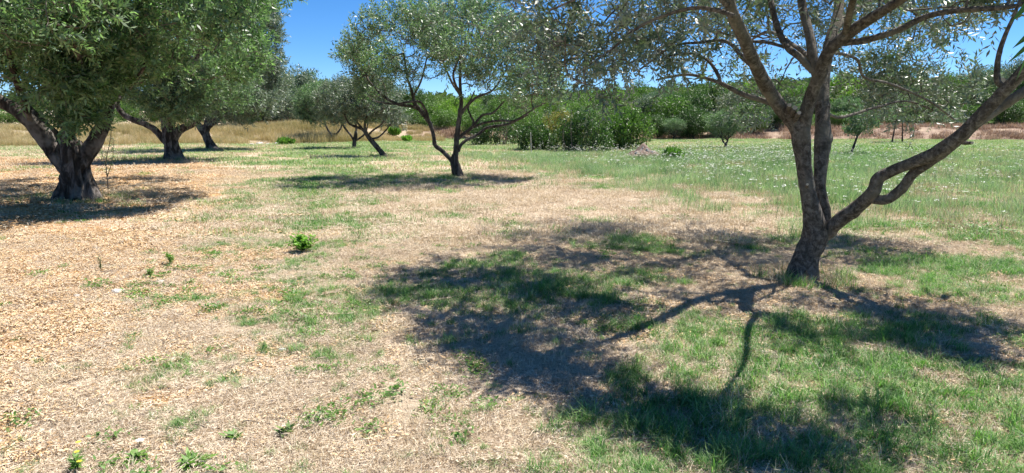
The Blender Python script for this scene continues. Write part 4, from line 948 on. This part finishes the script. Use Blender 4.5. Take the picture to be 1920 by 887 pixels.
# near ground
x, y, r = field_points(9000, 1.9, 9.5, 1); s_, g_, m_ = cover(x, y)
k = r.random(len(x)) < np.clip(1.0-0.75*s_-0.30*g_, 0, 1)*(.35+.65*sstep(.36, .56, fbm(x*1.8, y*1.8, 89, 3)))
scatter('dead_thatch', C_thatch, 6, x[k], y[k], r.uniform(.8, 1.3, k.sum()), 'matted pale dead grass lying on the near ground', 'dead grass')
x, y, r = field_points(6500, 1.9, 9.5, 2); s_, g_, m_ = cover(x, y)
n5 = fbm(x*1.3, y*1.3, 90, 3)
k = r.random(len(x)) < np.clip((1.0-0.85*s_)*sstep(.30, .55, n5), 0, 1)
scatter('dry_straw', C_straw, 5, x[k], y[k], r.uniform(.7, 1.25, k.sum()), 'short standing dry straw over the near ground', 'dry grass', .15)
x, y, r = field_points(21000, 1.9, 9.5, 3); s_, g_, m_ = cover(x, y)
n6 = .5*fbm(x*3.0, y*3.0, 92, 3)+.5*fbm(x*8, y*8, 93, 2)
px, py = proj(x, y)
k = r.random(len(x)) < np.clip(g_**1.1*sstep(.40, .60, n6+np.where(px > 1000, .42, .26)*(g_-.45))+.08*(1-s_), 0, 1)
scatter('green_grass', C_green, 7, x[k], y[k], (r.uniform(.55, 1.1, k.sum()))*(0.7+0.5*g_[k])*np.interp(px[k], [600, 1000], [.75, 1]), 'short green grass growing in patches on the near ground', 'grass', .15)
x, y, r = field_points(3800, 1.9, 12, 4); s_, g_, m_ = cover(x, y)
px, py = proj(x, y)
k = (r.random(len(x)) < sstep(.55, .95, g_)*0.55) & (px > 950)
scatter('tall_green_grass', C_tall, 4, x[k], y[k], r.uniform(.35, .8, k.sum()), 'longer green grass tufts in the shade of the near tree', 'grass', .2)
# middle
x, y, r = field_points(5200, 9, 23, 5); s_, g_, m_ = cover(x, y)
k = r.random(len(x)) < np.clip(1-0.8*s_-0.3*g_-.6*m_, 0, 1)
scatter('dead_thatch', C_thatch_m, 4, x[k], y[k], r.uniform(.8, 1.3, k.sum()), 'matted pale dead grass on the middle ground', 'dead grass')
x, y, r = field_points(5200, 9, 23, 6); s_, g_, m_ = cover(x, y)
k = r.random(len(x)) < np.clip((0.8-0.75*s_)*sstep(.3, .6, fbm(x*.9, y*.9, 94, 3)), 0, 1)
scatter('dry_straw', C_straw_m, 4, x[k], y[k], r.uniform(.7, 1.2, k.sum()), 'short standing dry straw over the middle ground', 'dry grass', .1)
x, y, r = field_points(7500, 9, 24, 7); s_, g_, m_ = cover(x, y)
k = r.random(len(x)) < np.clip(np.maximum(g_**1.3, m_*.7)*sstep(.30, .6, fbm(x*1.5, y*1.5, 96, 3)+.3*(g_-.5)), 0, 1)
scatter('green_grass', C_green_m, 4, x[k], y[k], r.uniform(.6, 1.2, k.sum()), 'short green grass in patches on the middle ground', 'grass', .1)
# far
x, y, r = field_points(5200, 22, 68, 8, over=1.05); s_, g_, m_ = cover(x, y)
k = (r.random(len(x)) < np.clip(np.maximum(g_*1.1, m_*.85), 0, 1)) & (y < edge_y(x)+1)
scatter('green_grass', C_green_f, 4, x[k], y[k], r.uniform(.7, 1.2, k.sum()), 'green grass on the far field and the path between the tree rows', 'grass', .04)
x, y, r = field_points(4200, 22, 68, 9, over=1.05); s_, g_, m_ = cover(x, y)
k = (r.random(len(x)) < np.clip(.9-.7*g_-.5*s_-.35*m_, 0, 1)) & (y < edge_y(x)+1)
scatter('dry_straw', C_straw_f, 4, x[k], y[k], r.uniform(.7, 1.2, k.sum()), 'dry mown grass on the far field', 'dry grass', .04)
x, y, r = field_points(4500, 27, 50, 23, over=1.05); px, py = proj(x, y)
k = r.random(len(x)) < np.exp(-(((px-1400)/150)**2+((py-291)/8)**2))+.55*np.exp(-(((px-1620)/90)**2+((py-300)/12)**2))
scatter('green_grass', C_green_m, 4, x[k], y[k], r.uniform(1.2, 2.0, k.sum()), 'fresh bright green strip of grass in front of the small olive bush', 'grass', .06)
# meadow with wild carrot
x, y, r = field_points(9500, 9, 34, 10, over=1.06); s_, g_, m_ = cover(x, y); px, py = proj(x, y)
k = r.random(len(x)) < m_*np.clip(sstep(.32, .58, fbm(x*.6, y*.6, 97, 3))+.12, 0, 1)*sstep(2000, 1500, px+ (py-300)*.8+0*px).clip(.45, 1)
scatter('meadow_grass', C_meadow, 5, x[k], y[k], r.uniform(.6, 1.15, k.sum()), 'long grey green meadow grass right of the mown strip', 'grass', .08)
x, y, r = field_points(3500, 9, 34, 11, over=1.06); s_, g_, m_ = cover(x, y)
k = r.random(len(x)) < m_*.7
scatter('meadow_straw', C_meadow_d, 4, x[k], y[k], r.uniform(.5, 1.0, k.sum()), 'pale dry stalks standing in the long meadow grass', 'dry grass', .1)
# golden grass strips and the dry bank
x, y, r = field_points(8000, 46, 84, 12, over=1.1); px, py = proj(x, y); e = edge_y(x); n7 = fbm(x*.12, y*.12, 98, 2)
k = (r.random(len(x)) < .95) & (px < 830) & (y > e-5+8*(n7-.5)) & (y < e+14) & ~((px > 455) & (px < 520) & (y < e+1))
scatter('golden_grass', C_gold, 5, x[k], y[k], r.uniform(.7, 1.25, k.sum())*np.interp(px[k], [0, 470, 530, 600, 680, 720, 830], [.62, .62, .8, .95, .85, .5, .4]), 'tall dry golden grass at the far edge of the field on the left and middle', 'dry grass', .05)
x, y, r = field_points(5200, 56, 105, 13, over=1.1); px, py = proj(x, y); e = edge_y(x)
k = (px > 820) & (y > e) & (r.random(len(x)) < .9)
scatter('bank_grass', C_bank, 4, x[k], y[k], r.uniform(.6, 1.2, k.sum()), 'brown dry growth on the bank beyond the right field', 'dry grass', .1)

# leaf litter
def litter_patches(k, n, rad, L, W, seed):
    out = []
    for i in range(k):
        r = np.random.default_rng(seed+i); a = r.uniform(0, 6.283, n); q = rad*np.sqrt(r.random(n))
        o = np.stack([np.cos(a)*q, np.sin(a)*q, r.uniform(.003, .016, n)], -1)
        az = r.uniform(0, 6.283, n); d = unit(np.stack([np.cos(az), np.sin(az), r.normal(0, .22, n)], -1))
        nn = unit(np.stack([r.normal(0, .4, n), r.normal(0, .4, n), np.ones(n)*np.where(r.random(n) < .75, 1, -1)], -1))
        V, Q = leaf_quads(o, d, nn, L*r.uniform(.6, 1.2, n), W*r.uniform(.7, 1.3, n))
        out.append(mesh_np('litter', V, Q, M['litter'], {'v': np.repeat(np.clip(r.normal(.5, .22, n), 0, 1), 4)}, smooth=False))
    return out
C_lit = variants('litter', litter_patches(5, 250, .18, .034, .0080, 700))
C_lit_m = variants('litter_mid', litter_patches(4, 260, .42, .062, .019, 720))
x, y, r = field_points(6500, 1.9, 10, 14); s_, g_, m_ = cover(x, y); px, py = proj(x, y)
under = np.exp(-(((x-2.7)/2.2)**2+((y-6.6)/2.2)**2))
k = r.random(len(x)) < np.clip((.9*s_+.05)*(.45+.75*sstep(.38, .56, fbm(x*1.5, y*1.5, 88, 3)))+.22*under, 0, 1)
scatter('leaf_litter', C_lit, 5, x[k], y[k], r.uniform(.8, 1.25, k.sum()), 'fallen dry olive leaves strewn over the bare orange soil', 'leaf litter', .06)
x, y, r = field_points(4200, 9, 32, 15); s_, g_, m_ = cover(x, y)
k = r.random(len(x)) < np.clip(.9*s_+.02, 0, 1)
scatter('leaf_litter', C_lit_m, 4, x[k], y[k], r.uniform(.8, 1.3, k.sum()), 'fallen leaves under the old olive trees on the left', 'leaf litter', .05)

# creeping low weeds
def weed_patch(n, rad, L, W, h, seed, mat='weed'):
    r = np.random.default_rng(seed); a = r.uniform(0, 6.283, n); q = rad*r.random(n)**.6
    o = np.stack([np.cos(a)*q, np.sin(a)*q, h*r.random(n)], -1)
    az = r.uniform(0, 6.283, n); d = unit(np.stack([np.cos(az), np.sin(az), r.uniform(.0, .9, n)], -1)); nn = unit(np.stack([r.normal(0, .4, n), r.normal(0, .4, n), np.ones(n)], -1))
    V, Q = leaf_quads(o, d, nn, L*r.uniform(.6, 1.3, n), W*r.uniform(.6, 1.3, n))
    return mesh_np('weed', V, Q, M[mat], {'v': np.repeat(np.clip(r.normal(.45, .18, n), 0, 1), 4)}, smooth=False)
C_weed = variants('weedlet', [weed_patch(70, .10, .028, .012, .035, 800+i) for i in range(4)])
x, y, r = field_points(5200, 2, 13, 16); s_, g_, m_ = cover(x, y); px, py = proj(x, y)
n8 = fbm(x*1.1, y*1.1, 99, 3)
lg = sum(a*2*np.exp(-(((px-qx)/rx)**2+((py-qy)/ry)**2)) for qx, qy, rx, ry, a in LOWGREEN)
k = r.random(len(x)) < np.clip(sstep(.54, .68, n8)*.35*np.where(px < 900, 1, .45)*(1-.75*sstep(200, 0, px))+lg*.75*sstep(.40, .58, fbm(x*4, y*4, 87, 2)), 0, 1)
scatter('creeping_weeds', C_weed, 4, x[k], y[k], r.uniform(.6, 1.4, k.sum()), 'low creeping green weeds spreading over the dry ground', 'weeds', .1)

C_wm = variants('fieldweed', [weed_patch(110, .28, .06, .026, .10, 840+i) for i in range(4)])
x, y, r = field_points(5000, 9, 45, 19, over=1.05); s_, g_, m_ = cover(x, y); px, py = proj(x, y)
k = r.random(len(x)) < m_*sstep(1150, 1650, px)*sstep(.46, .62, fbm(x*.45, y*.45, 101, 3))*.9
scatter('field_weeds', C_wm, 4, x[k], y[k], r.uniform(.6, 1.3, k.sum())*(1+y[k]*.02), 'low leafy weeds in patches through the right meadow', 'weeds', .08, sz=.7)

# longer grass, suckers of straw and litter gathered round the trunk bases
bx_, by_ = [], []
r = np.random.default_rng(61)
for q, n, rad in ((gb, 60, .30), (gl, 90, .75), (g2, 60, .7), (g3_, 40, .7), (gc, 50, .42), (ga, 30, .4), (gd, 25, .4), (ge, 20, .4)):
    a = r.uniform(0, 6.283, n); d = rad*r.uniform(.75, 1.7, n); bx_.append(q[0]+np.cos(a)*d); by_.append(q[1]+np.sin(a)*d)
bx_ = np.concatenate(bx_); by_ = np.concatenate(by_)
C_base = variants('base_tuft', patches('straw', 2, n=50, rad=.07, Lr=(.06, .17), Wr=(.002, .004), lean=.45, curl=.6, seed=980)+patches('grass', 2, n=45, rad=.07, Lr=(.06, .16), Wr=(.003, .005), lean=.45, curl=.6, seed=985))
scatter('base_grass', C_base, 4, bx_, by_, r.uniform(.6, 1.3, len(bx_))*(1+by_*.012), 'uncut grass and straw standing round the foot of the olive trunks', 'grass', .15)

# dead twigs and bits of wood
def twigbits(seed):
    r = np.random.default_rng(seed); A = Acc()
    for k in range(3):
        a = r.uniform(0, 6.283); L = r.uniform(.04, .16); o = np.array([r.normal(0, .08), r.normal(0, .08), .008]); d = np.array([math.cos(a), math.sin(a), .05])
        A.add(*sweep([o, o+d*L*.5+np.array([r.normal(0, .01), r.normal(0, .01), .008]), o+d*L], [.003, .0025, .0015], segs=4, rough=.1, step=.03, seed=seed+k))
    return A.mesh('twigbit', M['twig_dead'])
M['twig_dead'] = plain('dead_twig', (0.10, 0.07, 0.05), 0.9, (0.34, 0.29, 0.24), 40)
C_tb = variants('twigbit', [twigbits(950+i) for i in range(5)])
x, y, r = field_points(900, 2, 11, 18); s_, g_, m_ = cover(x, y)
k = r.random(len(x)) < .5+.3*s_
scatter('fallen_twigs', C_tb, 5, x[k], y[k], r.uniform(.5, 1.2, k.sum()), 'thin dead twigs fallen on the dry ground', 'twigs', .08)

# wild carrot: a stalk with a flat white umbel
def carrot(seed):
    r = np.random.default_rng(seed); A = Acc(); h = r.uniform(.28, .50); Vs = []
    V, Fs = sweep([np.zeros(3), np.array([.01, 0, h*.5]), np.array([r.normal(0, .03), r.normal(0, .03), h])], [.004, .003, .002], segs=3, rough=0, step=.1)
    me_v = [V]; q = [Fs[0]]; t = [Fs[1]]; n = len(V); mats = [np.zeros(len(Fs[0])), np.zeros(len(Fs[1]))]
    tip = V[-1]
    fl = 12; a = r.uniform(0, 6.283, fl); rr_ = .025*np.sqrt(r.random(fl))
    o = tip+np.stack([np.cos(a)*rr_, np.sin(a)*rr_, .012-rr_*.12], -1)
    d = unit(np.stack([np.cos(a+1), np.sin(a+1), r.normal(0, .25, fl)], -1)); nn = unit(np.stack([r.normal(0, .3, fl), r.normal(0, .3, fl), np.ones(fl)], -1))
    V2, Q2 = leaf_quads(o, d, nn, np.full(fl, .016), np.full(fl, .015))
    return mesh_np('carrot', np.vstack([V, V2]), [np.vstack([Fs[0], Q2+n]), Fs[1]], [M['meadow'], M['petal']], {'v': np.full(n+len(V2), .4)}, False,
                   np.concatenate([np.zeros(len(Fs[0])), np.ones(len(Q2)), np.zeros(len(Fs[1]))]))
C_car = variants('carrot', [carrot(900+i) for i in range(5)])
x, y, r = field_points(34000, 9.5, 44, 17, over=1.05); s_, g_, m_ = cover(x, y); px, py = proj(x, y)
n9 = fbm(x*.35, y*.35, 110, 3)
dens = np.exp(-(((px-1430)/190)**2+((py-312)/34)**2))*1.3+.22*np.exp(-(((px-1800)/200)**2+((py-350)/60)**2))+.12+.25*np.exp(-(((px-1080)/190)**2+((py-290)/10)**2))
k = r.random(len(x)) < m_*dens*(.25+sstep(.46, .60, n9))
scatter('wild_carrot', C_car, 5, x[k], y[k], r.uniform(.7, 1.3, k.sum()), 'white flat wild carrot flowers dotted over the meadow', 'wildflowers', .15)

# ------------------------------------------------------------------ single small things
def bushlet(name, label, px, py, wpx, hpx, n, L, W, seed, mat='weed', cat='weed', group=None):
    b = G(px, py); b[2] = float(height(b[0], b[1])); s = b[1]/F_PX; w = wpx*s*.5; h = hpx*s
    r = np.random.default_rng(seed); e = empty(name, b, label, cat, group)
    A = Acc(); S = Acc(); ns = max(5, n//16)
    for k in range(ns):
        a = r.uniform(0, 6.283); q = w*math.sqrt(r.random())*.9; tip = np.array([math.cos(a)*q, math.sin(a)*q, h*r.uniform(.55, 1)*(1-.35*(q/w)**2)])
        mid = tip*np.array([.4, .4, .55]); S.add(*sweep([np.array([0, 0, -.01]), mid, tip], [.003, .0022, .001], segs=4, rough=0, step=.03, seed=k))
        m = n//ns; t = r.uniform(.25, 1, m)[:, None]
        o = (2*t*(1-t))*mid+t**2*tip; az = r.uniform(0, 6.283, m)
        d = unit(np.stack([np.cos(az), np.sin(az), r.uniform(-.1, .8, m)], -1)); nn = unit(np.stack([r.normal(0, .35, m), r.normal(0, .35, m), np.ones(m)], -1))
        V, Q = leaf_quads(o, d, nn, L*r.uniform(.7, 1.3, m), W*r.uniform(.7, 1.2, m)); A.add(V, Q, np.repeat(np.clip(r.normal(.55, .18, m), 0, 1), 4))
    obj('foliage', A.mesh('foliage', M[mat], smooth=False), e, kind='stuff'); obj('stem_bundle', S.mesh('stem_bundle', M[mat]), e, kind='stuff')
    return e
bushlet('weed_plant', 'bushy bright green weed alone on the dry grass left of centre', 569, 476, 64, 42, 640, .055, .026, 401, 'weed_bright')
bushlet('weed_plant', 'upright leafy weed on the left, tallest of the pair above the creeping weeds', 320, 500, 26, 34, 70, .05, .022, 402)
bushlet('weed_plant', 'thin leafy weed left of the tallest upright one', 282, 520, 20, 26, 50, .045, .02, 403)
bushlet('weed_plant', 'slender dark weed on the bare orange soil', 190, 510, 14, 38, 60, .03, .008, 404, 'shrub_dark')
bushlet('weed_plant', 'spreading green weed at the bottom edge left of centre', 355, 872, 70, 18, 110, .06, .022, 405)
bushlet('weed_plant', 'low green weed with white tuft beside it near the bottom edge', 250, 862, 60, 16, 90, .045, .016, 406)
bushlet('weed_plant', 'small green rosette above the bottom edge left of centre', 438, 822, 26, 12, 36, .05, .024, 407)
bushlet('weed_plant', 'dark leafy weed on straw, right of the small green rosette', 535, 815, 34, 16, 50, .05, .02, 408, 'shrub_mid')
yf = bushlet('flowering_weed', 'small yellow flowered weed near the bottom left corner', 145, 880, 40, 34, 110, .035, .008, 409, 'weed', 'flower')
def blossoms(parent, pts, mat, rad, seed):
    for q in pts:
        r = np.random.default_rng(seed); seed += 1; n = 8; a = np.arange(n)*6.283/n
        o = np.zeros((n, 3))+np.array(q); d = unit(np.stack([np.cos(a), np.sin(a), np.full(n, .45)], -1)); nn = unit(np.stack([-np.cos(a)*.4, -np.sin(a)*.4, np.ones(n)], -1))
        V, Q = leaf_quads(o, d, nn, np.full(n, rad), np.full(n, rad*.7))
        obj('blossom', mesh_np('blossom', V, Q, M[mat], smooth=False), parent)
b0 = np.array(yf.location)
blossoms(yf, [P(147, 830, b0[1]-.05)-b0, P(144, 848, b0[1]-.04)-b0, P(149, 866, b0[1]-.03)-b0], 'yellow', .014, 3)
wt = empty('white_flower', (lambda q: (q[0], q[1], float(height(q[0], q[1]))))(G(262, 838)), 'white fluffy flower head low on the ground near the bottom left', 'flower')
V, Fs = sweep([np.zeros(3), np.array([0, 0, .02]), np.array([.004, 0, .035])], [.002, .002, .0015], segs=5, rough=0, step=.02)
obj('stem', mesh_np('stem', V, Fs, M['weed'], {'v': np.full(len(V), .5)}), wt)
blossoms(wt, [np.array([.004, 0, .035])], 'petal', .024, 9)

def rock(name, label, px, py, wpx, hpx, seed, group, mat='stone', cat='stone'):
    b = G(px, py); b[2] = float(height(b[0], b[1])); s = b[1]/F_PX; w = wpx*s*.5; h = hpx*s
    import bmesh
    bm = bmesh.new(); bmesh.ops.create_icosphere(bm, subdivisions=3, radius=1)
    for v in bm.verts:
        c = v.co; k = 1+.5*(float(noise3(c.x*1.3+seed, c.y*1.3, c.z*1.3, seed))-.5)+.25*(float(noise3(c.x*3+seed, c.y*3, c.z*3, seed))-.5)
        v.co = Vector((c.x*k*w, c.y*k*w*.8, (c.z*k*.62+.2)*h))
    me = bpy.data.meshes.new(name); bm.to_mesh(me); bm.free(); me.materials.append(M[mat])
    o = obj(name, me, label=label, cat=cat, group=group); o.location = Vector(b)
rock('stone', 'flat pale stone half sunk in dry ground beside the creeping weeds', 222, 548, 30, 9, 1, 'stones in the dry ground')
rock('stone', 'second pale stone, left of the flat one on the orange soil', 145, 556, 18, 6, 2, 'stones in the dry ground')
rock('stone', 'pale stone lying just below the flat one', 200, 592, 18, 8, 3, 'stones in the dry ground')
rock('stone', 'grey stone above the creeping weeds at left', 300, 530, 22, 6, 4, 'stones in the dry ground')
rock('stone', 'pale stone in the grass right of the creeping weeds', 530, 660, 16, 7, 5, 'stones in the dry ground')
for i, (px, py, w, h, lb) in enumerate([(472, 272, 11, 5, 'leftmost pale rock beside the golden grass'), (488, 270, 14, 5, 'largest pale rock left of the golden grass strip'), (503, 271, 9, 4, 'small pale rock between two larger ones by the golden grass'), (522, 271, 12, 6, 'rightmost pale rock at the foot of the golden grass')]):
    rock('rock', lb, px, py, w, h, 20+i, 'rocks beside the golden grass', cat='rock')

# rubble heap
def heap():
    b = G(1205, 296); b[2] = float(height(b[0], b[1])); r = np.random.default_rng(5)
    e = empty('rubble_heap', b, 'low heap of brown soil and rubble at the right end of the thicket', 'rubble heap')
    n = 41; u = np.linspace(-1, 1, n); UX, UY = np.meshgrid(u, u, indexing='ij')
    q = np.sqrt(UX**2+UY**2); w = 1.35; z = .50*sstep(1, 0, q)**.8*(.3+1.4*fbm(UX*2.6, UY*2.6, 8, 5))-.03
    V = np.stack([UX*w, UY*w*.8, z], -1).reshape(-1, 3); i = np.arange(n-1)[:, None]*n; j = np.arange(n-1)[None]
    Q = np.stack([i+j, i+n+j, i+n+j+1, i+j+1], -1).reshape(-1, 4)
    obj('soil_mound', mesh_np('soil_mound', V, Q, M['rubble']), e)
    me = bpy.data.meshes.new('rubble_stone'); import bmesh
    bm = bmesh.new(); bmesh.ops.create_icosphere(bm, subdivisions=1, radius=1)
    for v in bm.verts: v.co *= .8+.4*r.random()
    bm.to_mesh(me); bm.free(); me.materials.append(M['stone'])
    for k in range(24):
        a = r.uniform(0, 6.283); qq = r.uniform(.1, 1.0); x = math.cos(a)*qq; y = math.sin(a)*qq*.9-.1
        i0 = int(np.clip((x+1)/2*(n-1), 0, n-1)); j0 = int(np.clip((y+1)/2*(n-1), 0, n-1))
        o = obj('rubble_stone', me, e); o.location = (x*w, y*w*.8, float(z[i0, j0])); s = r.uniform(.03, .08); o.scale = (s*1.3, s, s*.8); o.rotation_euler = (r.random()*3, r.random()*3, r.random()*3)
heap()
# stake
def stake():
    b = G(996, 291); b[2] = float(height(b[0], b[1])); h = 42*b[1]/F_PX
    V, Fs = sweep([np.array([0, 0, -.2]), np.array([-.01, 0, h*.5]), np.array([-.035, 0, h])], [.024, .023, .022], segs=12, rough=.04, step=.08)
    o = obj('stake', mesh_np('stake', V, Fs, M['stake']), label='thin pale wooden stake in front of the dark bramble bushes', cat='stake'); o.location = Vector(b)
stake()
# young sucker shoot beside the old trunk
def sapling():
    b = G(204, 356); b[2] = float(height(b[0], b[1])); Y = b[1]
    e = empty('olive_sapling', b, 'thin bare olive sapling shooting up right beside the old trunk', 'sapling')
    lines = [[(203, 362), (202, 345), (200, 322), (199, 300), (207, 262), (209, 238)], [(201, 332), (208, 310), (212, 290), (213, 262)], [(200, 318), (195, 298), (188, 280), (184, 262)]]
    r = np.random.default_rng(4); A = Acc()
    for k, l in enumerate(lines):
        pts = [P(x, y, Y) - b for x, y in l]
        V, Fs = sweep(pts, np.linspace(.016, .006, len(pts))*(1 if k == 0 else .6), segs=6, rough=.1, step=.06, seed=k)
        obj('stem', mesh_np('stem', V, Fs, M['twig']), e)
        c = catmull(np.array(pts), 9); c = c[len(c)//3:]; m = 60; o = c[r.integers(0, len(c), m)]; az = r.uniform(0, 6.283, m)
        d = unit(np.stack([np.cos(az), np.sin(az), r.uniform(-.2, .8, m)], -1)); nn = unit(r.normal(0, .5, (m, 3))+np.array([0, 0, 1]))
        V, Q = leaf_quads(o, d, nn, np.full(m, .075), np.full(m, .026)); A.add(V, Q, np.repeat(r.uniform(.2, .8, m), 4))
    obj('foliage', A.mesh('foliage', M['olive'], smooth=False), e, kind='stuff')
sapling()
# large leaves of a shoot reaching in at the top right corner
def corner_shoot():
    Y = 2.6; b = P(2010, 20, Y)
    e = empty('leafy_shoot', b, 'few large green leaves close to the viewer at the top right corner', 'leafy shoot')
    A = Acc()
    for k, (x0, y0, x1, y1, w) in enumerate([(1960, 40, 1903, 88, .030), (1955, 60, 1892, 118, .020), (1950, -20, 1900, 40, .03), (1960, 10, 1915, 150, .022)]):
        o = (P(x0, y0, Y)-b)[None]; t = (P(x1, y1, Y-.05)-b)[None]; d = t-o; L = np.linalg.norm(d); d = d/L
        V, Q = leaf_quads(o, d, unit(np.array([[0.3, -1, .6]])), [L], [w]); obj('leaf', mesh_np('leaf', V, Q, M['weed'], {'v': np.full(4, .3)}), e)
    V, Fs = sweep([P(2080, -80, Y)-b, P(2000, 0, Y)-b, P(1955, 62, Y)-b], [.006, .005, .002], segs=6, rough=.05, step=.03)
    obj('stem', mesh_np('stem', V, Fs, M['twig']), e)
corner_shoot()
print('objects', len(bpy.data.objects))
